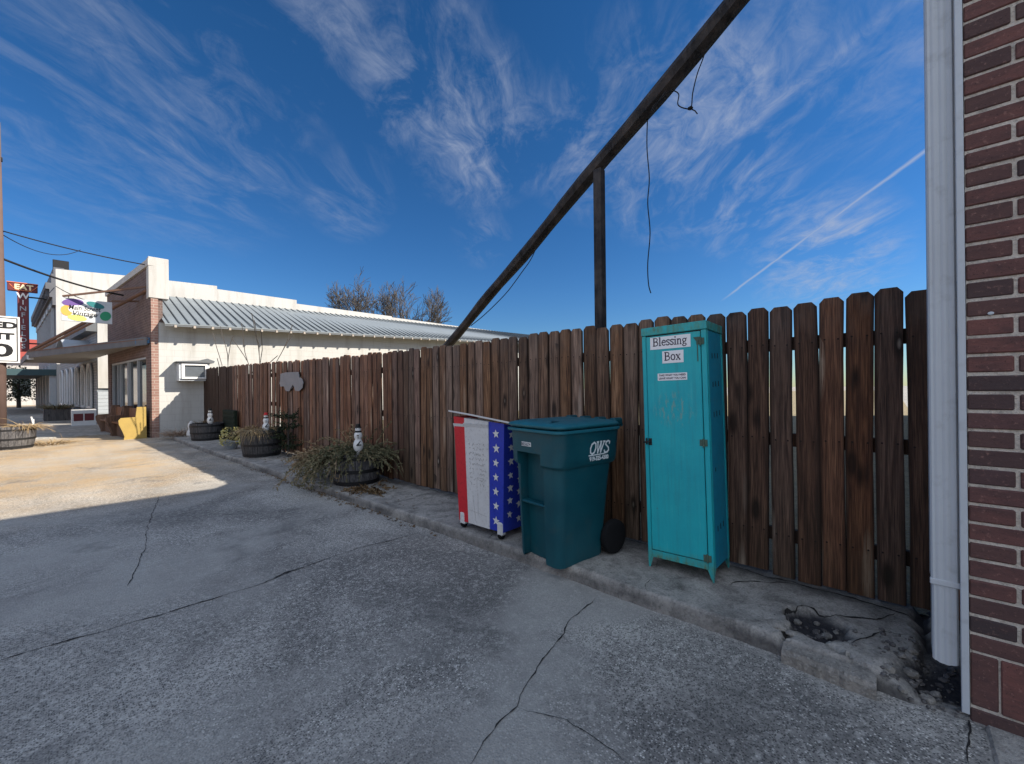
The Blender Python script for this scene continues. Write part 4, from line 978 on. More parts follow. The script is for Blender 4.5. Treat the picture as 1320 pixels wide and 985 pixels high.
g = G(); g.bar((2.0, 17.0, 4.55), (.25, 18.02, 4.15), .05, .05); g.bar((sx1-.1, 18.02, sz1), (sx1-.1, 18.02, 4.3), .02, .02); g.bar((sx0+.15, 18.02, sz1), (sx0+.15, 18.02, 4.2), .02, .02); g.bar((sx1-.02, 18.02, 4.15), (2.0, 18.02, 4.25), .05, .05); g.build('bracket', M['rustyrod'], sg)

# pews in front of the shop window
def pew(s0, L, mend, mrest, label):
    q = A0+fd*(s0+L/2)+fn*.4
    t = thing('pew', (q.x, q.y, RZ), label, 'bench')
    def P(s, o, z): p = A0+fd*(s0+s)+fn*o; return (p.x, p.y, z)
    prof = [(.08, RZ), (.08, .86), (.30, .86), (.33, .56), (.66, .55), (.71, .48), (.70, .36), (.62, .14), (.58, .0), (.60, RZ)]
    for s in (0, L-.05):
        g = G(); g.prism([P(s, o, z) for o, z in prof], tuple(fd*.05)); g.build('end_panel', mend if s == 0 else mrest, t)
    g = G(); g.prism([P(.055, .22, .34), P(.055, .60, .34), P(.055, .60, .385), P(.055, .22, .37)], tuple(fd*(L-.11))); g.build('seat', mrest, t)
    g = G(); g.prism([P(.055, .16, .30), P(.055, .20, .30), P(.055, .18, .80), P(.055, .14, .80)], tuple(fd*(L-.11))); g.build('backrest', mrest, t)
    g = G(); g.prism([P(.055, .45, RZ), P(.055, .48, RZ), P(.055, .48, .335), P(.055, .45, .335)], tuple(fd*(L-.11))); g.build('front_board', mrest, t)
    return t
pew(.15, 1.75, M['yellow'], M['brownwood'], 'wooden pew with a bright yellow painted end under the shop window')
pew(2.15, 1.75, M['brownwood'], M['brownwood'], 'all brown wooden pew standing beyond the yellow-ended pew')

# ------------------------------------------------------------------ buildings further up the street
gb = thing('grey_shop', (1.5, 31, RZ), 'low blue grey wooden shop with arched windows and a white side wall', 'building')
G0 = Vector((1.37, 26, 0)); gd = Vector((-.078, .997, 0)); gn = Vector((-.997, -.078, 0))
def gpt(s, o, z): p = G0+gd*s+gn*o; return (p.x, p.y, z)
def gbox(g, s0, s1, o0, o1, z0, z1): g.prism([gpt(s0, o0, z0), gpt(s1, o0, z0), gpt(s1, o0, z1), gpt(s0, o0, z1)], tuple(gn*(o1-o0)))
g = G(); gbox(g, 0, 12.5, -6, 0, RZ, 4.3); g.build('wall', M['greyside'], gb)
g = G(); g.box(1.39, 7, 25.93, 25.985, 1.5, 4.42); g.build('side_wall', M['parapet'], gb)
g = G()
for i in range(9): g.box(1.38, 4, 25.95-.012*(i % 2), 25.99, RZ+.16*i, RZ+.16*i+.155, .004)
g.build('siding', M['greytrim'], gb)
g = G()
for i in range(34): gbox(g, .0, 12.5, .004, .016, .2+i*.12, .2+i*.12+.02)
g.build('clapboard', M['greytrim'], gb)
for s_ in (.9, 2.6, 4.6, 6.6, 8.6, 10.6):
    g = G(); pts = [gpt(s_+.55*math.cos(math.radians(t))+.55, .03, 2.1+.55*math.sin(math.radians(t))) for t in range(180, -1, -20)]
    g.prism([gpt(s_+1.1, .03, .7)]+[gpt(s_, .03, .7)]+pts, tuple(gn*.03)); wn = g.build('window', M['glass'], gb)
    g = G(); g.tube([gpt(s_, .07, .7)]+[tuple(Vector(p)+gn*.04) for p in pts]+[gpt(s_+1.1, .07, .7)], .05, 6); gbox(g, s_+.52, s_+.58, .05, .09, .7, 2.6); gbox(g, s_-.05, s_+1.15, .05, .12, .6, .7); g.build('frame', M['gutterwhite'], wn)
g = G(); gbox(g, -.05, 12.5, 0, .35, 4.0, 4.34); gbox(g, -.05, 12.5, -1.5, .2, 4.34, 4.55); g.build('eave', M['canopy'], gb)
g = G()
for i in range(9):
    t0, t1 = math.radians(180-20*i), math.radians(180-20*(i+1))
    g.prism([gpt(1.2+1.5*math.cos(t0)+1.5, .0, 3.0+.75*math.sin(t0)), gpt(1.2+1.5*math.cos(t1)+1.5, .0, 3.0+.75*math.sin(t1)), gpt(1.2+1.5*math.cos(t1)+1.5, .0, 3.05+.75*math.sin(t1)), gpt(1.2+1.5*math.cos(t0)+1.5, 0., 3.05+.75*math.sin(t0))], tuple(gn*.9))
g.build('arched_hood', M['greytrim'], gb)

ts = thing('two_storey_building', (2, 48, RZ), 'tall white two storey building with a dark bracketed cornice', 'building')
T0 = Vector((.25, 40, 0)); td = Vector((-.0524, .9986, 0)); tn = Vector((-.9986, -.0524, 0))
def tpt(s, o, z): p = T0+td*s+tn*o; return (p.x, p.y, z)
def tbox(g, s0, s1, o0, o1, z0, z1): g.prism([tpt(s0, o0, z0), tpt(s1, o0, z0), tpt(s1, o0, z1), tpt(s0, o0, z1)], tuple(tn*(o1-o0)))
g = G(); g.prism([(.25, 40, RZ), (9, 40, RZ), (9, 40, 9.75), (3.6, 40, 9.55), (.25, 40, 9.35)], (0, .35, 0)); g.build('side_wall', M['parapet'], ts)
g = G(); tbox(g, .35, 19.5, -8, 0, RZ, 9.0); g.build('front_wall', M['greyside'], ts)
g = G(); tbox(g, 0, 19.6, 0, .15, 7.0, 7.5); tbox(g, 0, 19.6, 0, .28, 7.5, 8.0); tbox(g, 0, 19.6, 0, .45, 8.0, 8.4); tbox(g, 0, 19.6, -.4, .2, 8.4, 9.0); tbox(g, 0, 12, -.4, .1, 9.0, 9.45)
for i in range(20): tbox(g, .3+i, .5+i, .28, .42, 7.55, 7.99)
g.build('cornice', M['cornice'], ts)
for i in range(7):
    g = G(); s_ = 1.2+i*2.6; tbox(g, s_, s_+1.1, .02, .06, 4.3, 6.9); wn = g.build('window', M['glass'], ts)
    g = G(); tbox(g, s_-.2, s_, .02, .15, 4.2, 7.1); tbox(g, s_+1.1, s_+1.3, .02, .15, 4.2, 7.1); tbox(g, s_-.2, s_+1.3, .02, .2, 6.9, 7.2); tbox(g, s_, s_+1.1, .06, .1, 5.55, 5.63); g.build('frame', M['greytrim'], wn)
for i in range(6): g = G(); tbox(g, .5+i*3.2, 1.0+i*3.2, 0, .3, RZ, 3.2); g.build('pilaster', M['greytrim'], ts)
g = G(); g.box(.12, .85, 40.02, 40.6, 9.36, 9.95, .02); g.build('chimney', M['black'], ts)
c2 = thing('street_canopy', (-1, 44, 2.6), 'dark teal flat canopy further up the street beside the pilastered front', 'canopy')
g = G(); g.prism([tpt(.5, 0, 2.62), tpt(18, 0, 2.62), tpt(18, 2.9, 2.62), tpt(.5, 2.9, 2.62)], (0, 0, .14)); g.build('deck', M['canopy'], c2)
g = G(); tbox(g, .4, 18, 2.9, 2.97, 2.45, 2.85); tbox(g, .36, .44, 0, 2.97, 2.45, 2.85); g.build('fascia', M['darkteal'], c2)
for s_ in (4., 11.):
    g = G(); p = tpt(s_, 2.6, 0); g.tube([(p[0], p[1], RZ), (p[0], p[1], 2.6)], .06, 8); g.build('post', M['rustyrod'], c2)

# EAT sign on its bracket
es = thing('vertical_sign', (-1.2, 42, 4), 'tall dark red vertical diner sign with a crossbar on top, hung from the cornice', 'sign')
q = [atY(x, y, 42) for x, y in ((9, 364), (48.5, 369), (48.5, 377.5), (9, 374.5), (22, 376), (37, 377), (37, 453.5), (22, 453))]
g = G(); g.box(q[0].x, q[1].x, 42, 42.3, 7.97, 8.50, .03); tb = g.build('crossbar', M['signred'], es)
g = G(); g.box(q[4].x, q[5].x, 42.02, 42.28, 4.05, 7.96, .03); vb = g.build('upright', M['signred'], es)
g = G(); text_mesh(g, 'EAT', .46, ((q[0].x+q[1].x)/2+.05, 41.99, 8.23), (1, 0, 0), (0, 0, 1), bold=.02, t=.01); g.build('lettering', M['neon'], tb)
g = G(); cxx = (q[0].x+q[1].x)/2+.05
for s_ in (-1, 1): g.stroke([(cxx+s_*.60, 41.99, 8.38), (cxx+s_*.48, 41.99, 8.22), (cxx+s_*.36, 41.99, 8.10)], .035, (0, -1, 0), t=.012)
g.stroke([(cxx-.34, 41.99, 8.03), (cxx+.34, 41.99, 8.03)], .03, (0, -1, 0), t=.012); g.box(q[0].x-.02, q[1].x+.02, 41.97, 42.32, 8.5, 8.54); g.build('tubing', M['neonred'], tb)
g = G(); xm = (q[4].x+q[5].x)/2
for i, ch in enumerate('WINFIELDS'):
    text_mesh(g, ch, .52 if i == 0 else .42, (xm, 42.005, 7.66-i*.41), (1, 0, 0), (0, 0, 1), bold=.012 if i == 0 else .003, m=0 if i < 2 else 1, t=.01)
g.build('lettering', [M['white'], M['greytrim']], vb)
g = G(); g.tube([(q[5].x, 42.15, 7.65), (.15, 42.15, 7.65)], .05, 6); g.tube([(q[5].x, 42.15, 4.6), (.15, 42.15, 4.6)], .05, 6); g.build('bracket', M['darkmetal'], es)

# speed limit sign on the street pole, barrel planter at its foot
pole = thing('street_pole', (-.62, 17.12, RZ), 'weathered pinkish brown pole behind the speed limit sign', 'pole')
g = G(); pc = atY(-1.5, 480, 17.12); g.tube([(pc.x, 17.12, RZ), (pc.x+.01, 17.12, 3), (pc.x-.02, 17.12, 8.35)], [.125, .12, .09], 12); g.build('shaft', M['pole'], pole, smooth=True)
g = G(); g.bar((pc.x-.7, 17.12, 7.4), (pc.x+.1, 17.12, 7.4), .08, .1); g.build('cross_arm', M['post'], pole)
a, b = atY(25.3, 409, 16.95), atY(25.3, 468, 16.95)
ss = thing('speed_sign', (a.x-.46, 16.95, b.z), 'white speed limit sign with black lettering on the weathered pole', 'sign')
sw = 1.0; sx1 = a.x; sx0 = sx1-sw; sz1, sz0 = a.z, b.z; sc_ = (sz1-sz0)
g = G(); g.box(sx0, sx1, 16.95, 16.956, sz0, sz1, .002); pl = g.build('plate', M['white'], ss)
g = G(); e = .035
for bx in ((sx0+e, sx1-e, sz1-e-.02, sz1-e), (sx0+e, sx1-e, sz0+e, sz0+e+.02), (sx0+e, sx0+e+.02, sz0+e+.02, sz1-e-.02), (sx1-e-.02, sx1-e, sz0+e+.02, sz1-e-.02)): g.box(bx[0], bx[1], 16.946, 16.949, bx[2], bx[3])
cx = (sx0+sx1)/2
text_mesh(g, 'SPEED', .225, (cx, 16.948, sz0+sc_*.80), (1, 0, 0), (0, 0, 1), sx=1.5, bold=.011, t=.003); text_mesh(g, 'LIMIT', .225, (cx, 16.948, sz0+sc_*.56), (1, 0, 0), (0, 0, 1), sx=1.5, bold=.011, t=.003); text_mesh(g, '30', .46, (cx, 16.948, sz0+sc_*.25), (1, 0, 0), (0, 0, 1), sx=1.7, bold=.012, t=.003)
g.build('lettering', M['black'], pl)

# ------------------------------------------------------------------ half-barrel planters and what grows in them
def blades(g, c, n, spread, up, L, w, seed, seg=4, droop=.6, dirbias=None, rr=(0, 1), rad=.2):
    r = random.Random(seed)
    for i in range(n):
        a = r.uniform(0, 2*math.pi); q = math.sqrt(r.random())*rad
        p = Vector((c[0]+q*math.cos(a), c[1]+q*math.sin(a), c[2]+r.uniform(-.02, .02)))
        a2 = a+r.gauss(0, .6); d = Vector((math.cos(a2)*spread, math.sin(a2)*spread, up*r.uniform(.5, 1.2)))
        if dirbias is not None: d += Vector(dirbias)*r.random()
        d.normalize(); ln = L*r.uniform(.5, 1.1); ww = w*r.uniform(.6, 1.2); col = min(1, max(.01, r.uniform(*rr)))
        side = d.cross(Vector((0, 0, 1)))+Vector((r.uniform(-.4, .4), r.uniform(-.4, .4), r.uniform(-.4, .4))); side.normalize(); vs = []
        for s in range(seg+1):
            t = s/seg; wd = ww*(1-t*.85); vs += [p+side*wd/2, p-side*wd/2]
            d = (d+Vector((r.gauss(0, .09), r.gauss(0, .09), -droop/seg+r.gauss(0, .06)))).normalized(); p = p+d*ln/seg
            if p.z < c[3] if len(c) > 3 else False: p.z = c[3]
        g.add(vs, [(2*s, 2*s+1, 2*s+3, 2*s+2) for s in range(seg)], r=col)
    return g
def sprays(g, c, n, spread, up, L, seed, rad=.25, droop=.7, dirbias=None, floor=None, rr=(0, 1), leaf=.05, per=16):
    """feathery branches: a thin stem with short leaflets all along it"""
    r = random.Random(seed)
    for i in range(n):
        a = r.uniform(0, 2*math.pi); q = math.sqrt(r.random())*rad
        p = Vector((c[0]+q*math.cos(a), c[1]+q*math.sin(a), c[2]+r.uniform(-.03, .03)))
        a2 = a+r.gauss(0, .5); d = Vector((math.cos(a2)*spread, math.sin(a2)*spread, up*r.uniform(.3, 1.3)))
        if dirbias is not None: d += Vector(dirbias)*r.random()
        d.normalize(); ln = L*r.uniform(.45, 1.1); base = r.uniform(*rr); pts = [p.copy()]
        for s in range(per):
            d = (d+Vector((r.gauss(0, .10), r.gauss(0, .10), -droop/per*1.4+r.gauss(0, .08)))).normalized(); p = p+d*ln/per
            if floor is not None and p.z < floor: p.z = floor+r.uniform(0, .02)
            pts.append(p.copy())
            for k in range(2):
                e = (d*.7+Vector((r.gauss(0, 1), r.gauss(0, 1), r.gauss(0, 1))).normalized()).normalized(); l2 = leaf*r.uniform(.5, 1.2)*(1-.4*s/per)
                sd = e.cross(Vector((r.gauss(0, 1), r.gauss(0, 1), r.gauss(0, 1)))).normalized()*l2*.24
                col = min(1, max(.01, base+r.gauss(0, .14)+.12*s/per))
                g.add([p-sd*.5, p+sd*.5, p+e*l2*.6+sd, p+e*l2, p+e*l2*.6-sd], [(0, 1, 2, 3, 4)], r=col)
        g.tube(pts[::4], [.005, .005, .004, .004, .003][:len(pts[::4])], 4, r=min(1, base+.2))
    return g
def barrel(c, r, h, label, grp=None):
    t = thing('barrel_planter', (c[0], c[1], c[2]), label, 'planter')
    prof = [(r*.86, 0), (r*.93, h*.25), (r*.975, h*.5), (r, h*.78), (r*.99, h)]
    n = 24
    for i in range(n):
        pass
    g = G(); vs = []; fs = []
    for i in range(n):
        a0 = 2*math.pi*(i+.03)/n; a1 = 2*math.pi*(i+.97)/n; o = len(vs); jr = rnd.uniform(-.004, .004); jz = rnd.uniform(-.01, .004)
        for (rr, z) in prof:
            for (aa, kk) in ((a0, 1), (a1, 1), (a1, .92), (a0, .92)):
                q = (rr+jr)*kk; vs.append((c[0]+q*math.cos(aa), c[1]+q*math.sin(aa), c[2]+z+(jz if z > h*.9 else 0)))
        m = len(prof)
        for s in range(m-1):
            for e in range(4): fs.append((o+4*s+e, o+4*s+(e+1) % 4, o+4*s+4+(e+1) % 4, o+4*s+4+e))
        fs += [(o+3, o+2, o+1, o), (o+4*(m-1), o+4*(m-1)+1, o+4*(m-1)+2, o+4*(m-1)+3)]
    g.add(vs, fs); g.build('stave_wall', M['barrel'], t)
    for z, dz in ((.10, .05), (.46, .045), (.86, .045)):
        def R(q): 
            for (ra, za), (rb, zb) in zip(prof, prof[1:]):
                if za <= q*h <= zb: return ra+(rb-ra)*(q*h-za)/(zb-za)
            return r
        g = G(); g.lathe([(R(z)+.001, z*h-dz/2), (R(z)+.006, z*h-dz/2), (R(min(1, z+dz/h/2))+.006, z*h+dz/2), (R(z)+.001, z*h+dz/2)], c, 36); g.build('hoop', M['darkmetal'], t, smooth=30)
    g = G(); g.lathe([(0, h*.88), (r*.9, h*.86)], c, 20); g.build('soil', M['soil'], t)
    return t
b1 = (2.90, 5.62, -.01); b2 = (2.86, 9.45, -.01); b3 = (2.83, 13.75, -.01)
barrel(b1, .335, .44, 'dark half barrel planter nearest the carts, with a sprawling green and brown plant')
barrel(b2, .37, .54, 'half barrel planter beside the yellow plant, with tan stalks hanging over its rim')
barrel(b3, .38, .46, 'half barrel planter by the white building with bare soil and a snowman')
barrel((-.72, 16.55, RZ), .46, .56, 'worn half barrel planter at the foot of the street pole')
g = G(); sprays(g, (b1[0], b1[1], .42), 60, 1., .55, .48, 1, .28, 1.0, (-.25, .2, 0), .03, (.0, .55), .06)
sprays(g, (b1[0]-.12, b1[1]+.30, .40), 90, 1., .3, .80, 2, .2, 1.1, (-.9, 1.1, 0), .02, (.1, .75), .06); sprays(g, (b1[0]-.05, b1[1]+.55, .30), 130, .9, .8, .5, 3, .34, .9, (-.3, 1.3, 0), .02, (.6, 1), .06)
sprays(g, (b1[0]+.10, b1[1]-.25, .42), 44, 1., .4, .55, 4, .15, .8, (.1, -1.2, 0), .05, (.0, .4), .05); sprays(g, (b1[0]-.30, b1[1]+.12, .42), 34, .8, .2, .6, 44, .12, 1.7, (-.8, .2, -.2), .02, (.1, .5), .05)
o = g.build('sprawling_plant', M['juniper'], recalc=False); tag(o, 'feathery green and brown plant spilling out of the nearest barrel planter', 'plant')
g = G(); sprays(g, (2.80, 5.02, .02), 30, 1., .5, .32, 5, .17, .9, (0, -.3, 0), .0, (0, 1), .05, 10); o = g.build('dead_plant', M['browngrass'], recalc=False); tag(o, 'clump of dead brown needles on the sidewalk in front of the barrel', 'plant')
g = G(); sprays(g, (b2[0], b2[1], .53), 26, .9, .8, .3, 6, .26, .9, None, .1, (.1, .7), .05, 10); blades(g, (b2[0]-.2, b2[1]-.1, .54), 220, 1., .45, .42, .012, 7, 5, 1.5, (-.6, -.2, 0), (.5, 1), .2); o = g.build('trailing_plant', M['dryleaf'], recalc=False); tag(o, 'dry tan trailing stalks in the barrel beside the yellow plant', 'plant')
g = G(); blades(g, (b3[0]-.05, b3[1], .46), 90, .8, .9, .22, .012, 8, 4, .8, None, (.2, .9), .28); o = g.build('dry_plant', M['browngrass'], recalc=False); tag(o, 'few short brown stalks in the barrel by the white building', 'plant')
g = G(); blades(g, (-.45, 16.45, .46), 240, 1., .6, .45, .016, 9, 5, 1.1, (.6, 0, 0), (.3, 1), .25); blades(g, (-.05, 17.1, RZ), 300, .9, .7, .5, .016, 10, 5, .9, (.3, 0, 0), (.3, 1), .45); o = g.build('dry_grass', M['dryleaf'], recalc=False); tag(o, 'dry tan grass tuft beside the barrel at the street pole', 'plant')
g = G(); g.box(.02-.40, .06-.40, 18.6, 18.64, RZ, .55, .006); g.bar((-.36, 18.62, .4), (-.40, 18.60, .62), .03, .03); tag(g.build('marker_post', M['white']), 'short white stake standing behind the dry grass tuft', 'post')
# yellow potted plant
yp = thing('potted_plant', (2.72, 11.05, 0), 'grey pot of pale yellow leaves between two barrel planters', 'potted plant')
g = G(); g.lathe([(.10, 0), (.15, .13), (.16, .16), (.14, .16), (.13, .13)], (2.72, 11.05, 0), 20); g.build('pot', M['greyside'], yp, smooth=40)
g = G(); r4 = random.Random(5)
for i in range(420):
    a = r4.uniform(0, 6.283); h_ = r4.random(); rr = .205*math.sqrt(max(.05, 1-((h_-.35)/.75)**2))*r4.uniform(.75, 1.05); p = Vector((2.72+rr*math.cos(a), 11.05+rr*math.sin(a), .09+h_*.40))
    e = Vector((math.cos(a), math.sin(a), r4.uniform(-.5, .8))).normalized(); u = e.cross(Vector((r4.gauss(0, 1), r4.gauss(0, 1), 1))).normalized(); s = r4.uniform(.022, .04)
    g.add([p-e*s*.3, p+u*s*.55+e*s*.3, p+e*s*1.1, p-u*s*.55+e*s*.3], [(0, 1, 2, 3)], r=r4.uniform(.05, 1))
g.build('foliage', M['yellowleaf'], yp, recalc=False)
# snowmen
def snowman(c, h, label, hat='black', ear=None):
    t = thing('snowman', c, label, 'snowman figure', 'small white snowmen in the planters')
    s = h/.40
    g = G(); prof = [(.0, -.06), (.02, -.06), (.055, .005), (.088, .04), (.098, .09), (.088, .14), (.064, .175), (.060, .185), (.078, .21), (.080, .245), (.066, .28), (.05, .292), (.047, .30), (.058, .32), (.056, .35), (.04, .372), (0, .38)]
    g.lathe([(r*s*.74, z*s) for r, z in prof], c, 18); bd = g.build('body', M['white'], t, smooth=True)
    g = G(); g.lathe([(.052*s, .358*s), (.054*s, .366*s), (.036*s, .37*s), (.033*s, .412*s), (0, .414*s)], c, 16); g.build('hat', M['black'] if hat == 'black' else M['red'], t, smooth=30)
    g = G(); g.lathe([(.040*s, .284*s), (.048*s, .29*s), (.048*s, .305*s), (.040*s, .312*s)], c, 16); g.build('scarf', M['black'], t, smooth=30)
    d = Vector((-c[0], -c[1], 0)).normalized(); sd = Vector((-d.y, d.x, 0)); C0 = Vector(c)
    g = G()
    for (x, z, rr) in ((0, .24, .009), (0, .21, .009), (.005, .12, .009), (-.022, .345, .006), (.018, .345, .006)): rock(g, C0+d*(.058 if .2 < z < .3 else .070 if z < .2 else .040)*s+sd*x*s+Vector((0, 0, z*s)), (rr*s,)*3, z*50)
    g.stroke([C0+d*.072*s+sd*.03*s+Vector((0, 0, .16*s)), C0+d*.073*s-sd*.02*s+Vector((0, 0, .10*s)), C0+d*.073*s+sd*.04*s+Vector((0, 0, .105*s))], .016*s, d, t=.004)
    g.build('button', M['black'], bd)
snowman((2.78, 5.34, .47), .36, 'white snowman with a black hat in the nearest barrel planter')
snowman((2.86, 9.2, .50), .36, 'white snowman with a red hat in the barrel by the yellow plant', 'red')
snowman((2.84, 13.45, .44), .40, 'white snowman in the barrel closest to the white building')
# evergreen leaning on the fence, dark square board, beige brush
eg = thing('evergreen_shrub', (3.14, 8.85, 0), 'thin dark evergreen shrub standing against the fence under the metal cut-out', 'shrub')
g = G(); g.tube([(3.14, 8.85, 0), (3.15, 8.86, .5), (3.16, 8.84, .95)], [.02, .015, .006], 6); g.build('stem', M['bark'], eg)
g = G()
for z in (.15, .35, .55, .75): sprays(g, (3.15, 8.85, z), 16, .8, .9, .34, int(z*100), .10, .5, None, .02, (0, 1), .055, 10)
g.build('foliage', M['evergreen'], eg, recalc=False)
g = G(); pts = [atX(x, y, 3.22) for x, y in ((288, 528), (303, 527), (303, 545), (288, 546))]; yy0, yy1 = pts[0].y, pts[1].y
g.box(3.20, 3.28, min(yy0, yy1), max(yy0, yy1), 0.0, pts[0].z, .01)
for i in range(6): g.box(3.188, 3.202, min(yy0, yy1)+.02, max(yy0, yy1)-.02, .06+i*.13, .13+i*.13, .004)
tag(g.build('slatted_board', M['evergreen']), 'dark green slatted board leaning on the fence behind the far barrel', 'board')
g = G(); blades(g, (2.62, 15.75, .0), 420, .9, .9, .55, .014, 31, 5, .9, None, (0, 1), .42); blades(g, (3.0, 15.3, .0), 200, .8, 1., .5, .014, 32, 5, .9, None, (0, .6), .25); o = g.build('beige_brush', M['beige'], recalc=False); tag(o, 'low beige brush at the foot of the whitewashed side wall', 'plant')
g = G(); pp = atz(245, 562, 0); g.lathe([(.09, 0), (.12, .06), (.10, .16), (.06, .22), (.085, .30), (.07, .38), (.03, .44), (0, .46)], (2.72, 15.05, 0), 14); tag(g.build('garden_figure', M['flagwhite'], smooth=True), 'small off white garden ornament in front of the beige brush', 'garden ornament')
# far planter and white crate on the street sidewalk
fp_ = thing('street_planter', (.25, 31.5, RZ), 'dark tub of dry shrubs on the sidewalk by the grey shop', 'planter')
g = G(); g.prism([(-.25, 30.4, RZ), (.70, 30.4, RZ), (.72, 33.0, RZ), (-.3, 33.0, RZ)], (0, 0, .62)); g.build('tub', M['barrel'], fp_)
g = G()
for i in range(3): blades(g, (.2, 30.7+i*.8, .5), 160, .8, .9, .6, .03, 60+i, 4, .8, None, (0, 1), .4)
g.build('foliage', M['juniper'], fp_, recalc=False)
cb = thing('white_crate', (1.0, 26, RZ), 'low white box with two dark openings on the sidewalk beyond the pews', 'box')
g = G(); g.box(.55, 1.28, 25.0, 25.6, RZ, .60, .01); bx = g.build('case', M['white'], cb)
for i in range(2):
    g = G(); g.box(.61+i*.32, .89+i*.32, 24.993, 25.0-.001, .14, .44); g.build('opening', M['signred'], bx)
# street end
tr = thing('dark_evergreen', (-2.1, 62, RZ), 'dark round evergreen tree at the far end of the street', 'tree')
g = G(); g.tube([(-2.1, 62, RZ), (-2.1, 62, 2.5)], [.16, .1], 8); g.build('trunk', M['bark'], tr)
g = G(); r5 = random.Random(9)
for i in range(1800):
    v = Vector((r5.gauss(0, 1), r5.gauss(0, 1), r5.gauss(0, 1))).normalized()*(r5.random()**.4); p = Vector((-2.1+v.x*1.75, 62+v.y*1.75, 2.2+v.z*1.8))*1; p += Vector((.25*mnoise.noise(p*.9), 0, .3*mnoise.noise(p*1.1)))
    e = Vector((r5.gauss(0, 1), r5.gauss(0, 1), r5.gauss(0, 1))).normalized(); u = e.cross(Vector((0, .3, 1))).normalized(); s = r5.uniform(.10, .22); g.add([p, p+u*s*.5+e*s*.5, p+e*s, p-u*s*.5+e*s*.5], [(0, 1, 2, 3)], r=r5.uniform(.02, 1))
g.build('crown', M['evergreen'], tr, recalc=False)
eb = thing('end_building', (-6, 75, RZ), 'pale building with a faded red roof closing the end of the street', 'building')
g = G(); g.box(-14, -.6, 75, 85, RZ, 5.2, .02); g.build('wall', M['wwall2'], eb)
g = G(); g.prism([(-14.5, 74.3, 5.2), (-.2, 74.3, 5.2), (-.2, 74.3, 7.6), (-14.5, 74.3, 7.6)], (0, 10, 0)); g.build('roof', M['reddish'], eb)
for i in range(4):
    g = G(); g.box(-12+i*3, -10.6+i*3, 74.95, 75-.002, 1., 3.2); g.build('window', M['glass'], eb)
# across the street, mirrored in the shop glass
ob = thing('opposite_shops', (-18, 24, RZ), 'row of sunlit tan shops with a red awning across the street', 'building')
g = G(); g.box(-28, -17, 4, 70, RZ, 5.5, .02); g.build('wall', M['tan'], ob)
g = G(); g.prism([(-17, 18, 3.2), (-15.2, 18, 2.5), (-15.2, 18, 2.35), (-17, 18, 3.0)], (0, 40, 0)); g.build('awning', M['red'], ob)
for i in range(8):
    g = G(); g.box(-17.0+.004, -16.96, 6+i*7.5, 10+i*7.5, .4, 2.3); g.build('window', M['glass'], ob)
ob2 = thing('opposite_store', (-20, -14, RZ), 'sunlit pale store across the street', 'building')
g = G(); g.box(-30, -19, -30, 1, RZ, 6.5, .02); g.build('wall', M['wwall2'], ob2)
for i in range(4):
    g = G(); g.box(-19+.004, -18.96, -26+i*6.5, -22+i*6.5, .4, 2.3); g.build('window', M['glass'], ob2)

# ------------------------------------------------------------------ bare trees and saplings
def bare_tree(name, base, h, seed, label, spread=.55, lv=6, r0=.22, twig=1., grp=None, nk=(2, 3)):
    mn = .022 if lv > 4 else .011; r = random.Random(seed); t = thing(name, base, label, 'tree', grp); gt = G(); gc = G()
    def rec(p, d, L, rad, k):
        pts = [p.copy()]; n = 4
        for i in range(n):
            d = (d+Vector((r.gauss(0, .09), r.gauss(0, .09), r.gauss(.03, .06)))).normalized(); p = p+d*L/n; pts.append(p.copy())
        r1 = rad*.66; (gt if k >= lv-1 else gc).tube(pts, [max(mn, rad+(r1-rad)*i/n) for i in range(n+1)], 6 if k > 2 else 3, cap=False)
        if k <= 0: return
        for j in range(r.choice(nk)+(1 if k < 3 else 0)):
            a = r.uniform(0, 6.283); u, w_ = ortho(d); s = spread*r.uniform(.6, 1.35)
            rec(pts[r.choice((2, 3, 4)) if j else 4], (d+(u*math.cos(a)+w_*math.sin(a))*s+Vector((0, 0, .12))).normalized(), L*r.uniform(.62, .86), r1*r.uniform(.6, .85), k-1)
    rec(Vector(base), Vector((r.gauss(0, .05), r.gauss(0, .05), 1)), h*(.35 if lv > 4 else .30), r0, lv)
    gt.build('trunk', M['bark'], t, recalc=False); gc.build('crown', M['bark'], t, recalc=False); return t
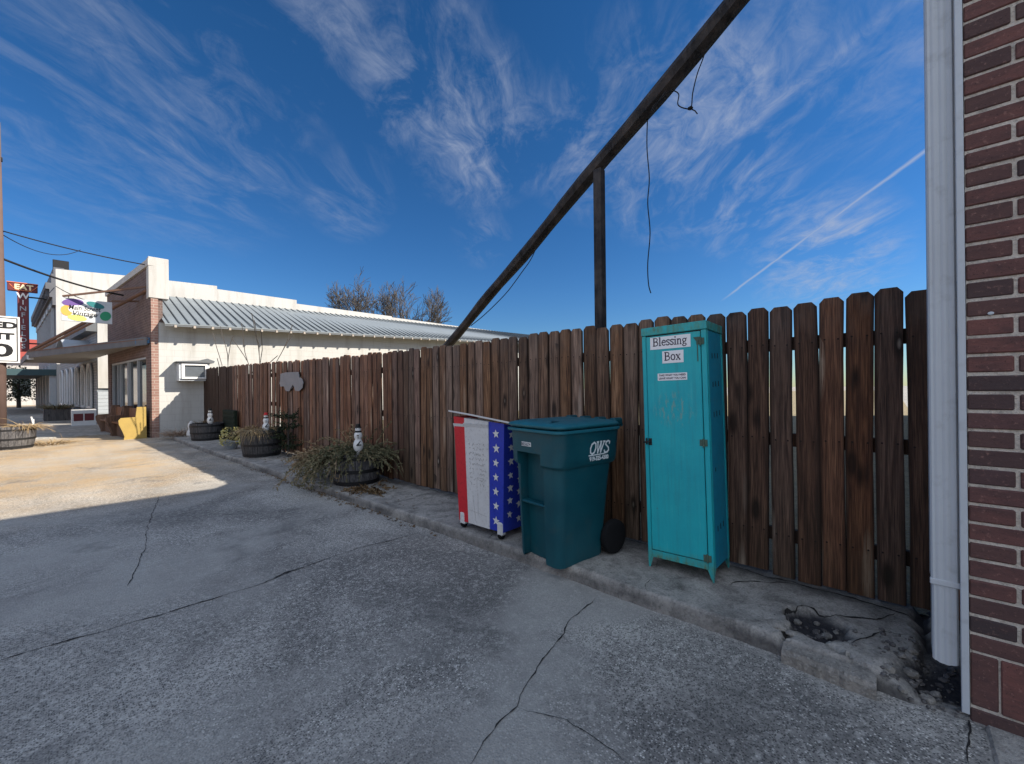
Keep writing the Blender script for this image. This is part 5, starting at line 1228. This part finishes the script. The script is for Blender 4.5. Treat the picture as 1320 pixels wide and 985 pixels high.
def crown_tree(base, zc, rx, rz, seed, label, r0):
    r = random.Random(seed); t = thing('bare_tree', base, label, 'tree'); gt = G(); gc = G(); B = Vector(base); C = Vector((base[0], base[1], zc))
    gt.tube([B, B+Vector((.1, 0, 2.)), B+Vector((.0, .1, zc-rz*1.05))], [r0*1.15, r0, r0*.9], 8)
    def rec(p, d, L, rad, k):
        pts = [p.copy()]; n = 3
        for i in range(n):
            d = (d+Vector((r.gauss(0, .10), r.gauss(0, .10), r.gauss(.05, .06)))).normalized(); p = p+d*L/n; pts.append(p.copy())
        q = p-C; e = (q.x/rx)**2+(q.y/rx)**2+(max(q.z, 0)/rz)**2
        gc.tube(pts, [max(.021, rad*(1-.3*i/n)) for i in range(n+1)], 5 if k > 3 else 3, cap=False)
        if k <= 0 or e > r.uniform(.85, 1.15): return
        for j in range(r.choice((2, 2, 3)) if k > 1 else 3):
            a = r.uniform(0, 6.283); u, w_ = ortho(d); sp_ = r.uniform(.30, .75)
            rec(pts[r.choice((1, 2, 3)) if j else 3], (d+(u*math.cos(a)+w_*math.sin(a))*sp_+Vector((0, 0, .06))).normalized(), L*r.uniform(.68, .88), rad*r.uniform(.55, .72), k-1)
    st = B+Vector((0, .1, zc-rz*1.1))
    for j in range(7):
        a = 6.283*j/7+r.uniform(-.3, .3); rec(st+Vector((0, 0, r.uniform(-.3, .3))), Vector((math.cos(a)*.62, math.sin(a)*.62, r.uniform(.6, 1.2))).normalized(), rz*.48, r0*.5, 6)
    gt.build('trunk', M['bark'], t, recalc=False); gc.build('crown', M['bark'], t, recalc=False)
crown_tree((25.3, 47, RZ), 11.6, 4.1, 5.0, 4, 'narrower bare winter tree behind the white parapet, left of its neighbour', .30)
crown_tree((32.4, 47, RZ), 12.4, 5.0, 5.6, 12, 'wide bare winter tree rising behind the metal roof, right of its neighbour', .34)
crown_tree((36.5, 49, RZ), 9.6, 3.0, 3.6, 21, 'low bare winter tree at the right edge of the pair behind the roof', .2)
bare_tree('sapling', (3.52, 14.2, RZ), 5.0, 31, 'thin bare sapling closest to the air conditioner, behind the fence', .16, 2, .022, nk=(1, 1))
bare_tree('sapling', (3.92, 14.1, RZ), 5.8, 35, 'tall straight bare sapling, second from the air conditioner', .16, 2, .026, nk=(1, 1))
bare_tree('sapling', (4.45, 14.0, RZ), 5.2, 33, 'forked bare sapling standing furthest along the whitewashed wall', .22, 2, .03, nk=(1, 2))

# ------------------------------------------------------------------ overhead cables
def cable(p0, p1, sag, rad, label):
    p0, p1 = Vector(p0), Vector(p1); P = [p0.lerp(p1, i/20)-Vector((0, 0, sag*4*(i/20)*(1-i/20))) for i in range(21)]
    g = G(); g.tube(P, rad, 5); tag(g.build('overhead_cable', M['cable'], smooth=True), label, 'cable')
hp = lambda y: atY(4, y, 17.1)
cable(hp(334), (1.75, 20.2, 4.75), .10, .030, 'thick black cable from the street pole to the brown brick shopfront')
cable(hp(298), (2.05, 16.9, 5.2), .06, .016, 'upper thin cable from the street pole to the shop parapet')
cable(hp(303), (.9, 26, 7.5), .35, .012, 'slack thin cable from the street pole towards the tall white building')
cable(atY(72, 369, 39.9), (1.7, 22.5, 4.6), .15, .022, 'thin cable across the white side wall of the tall building')
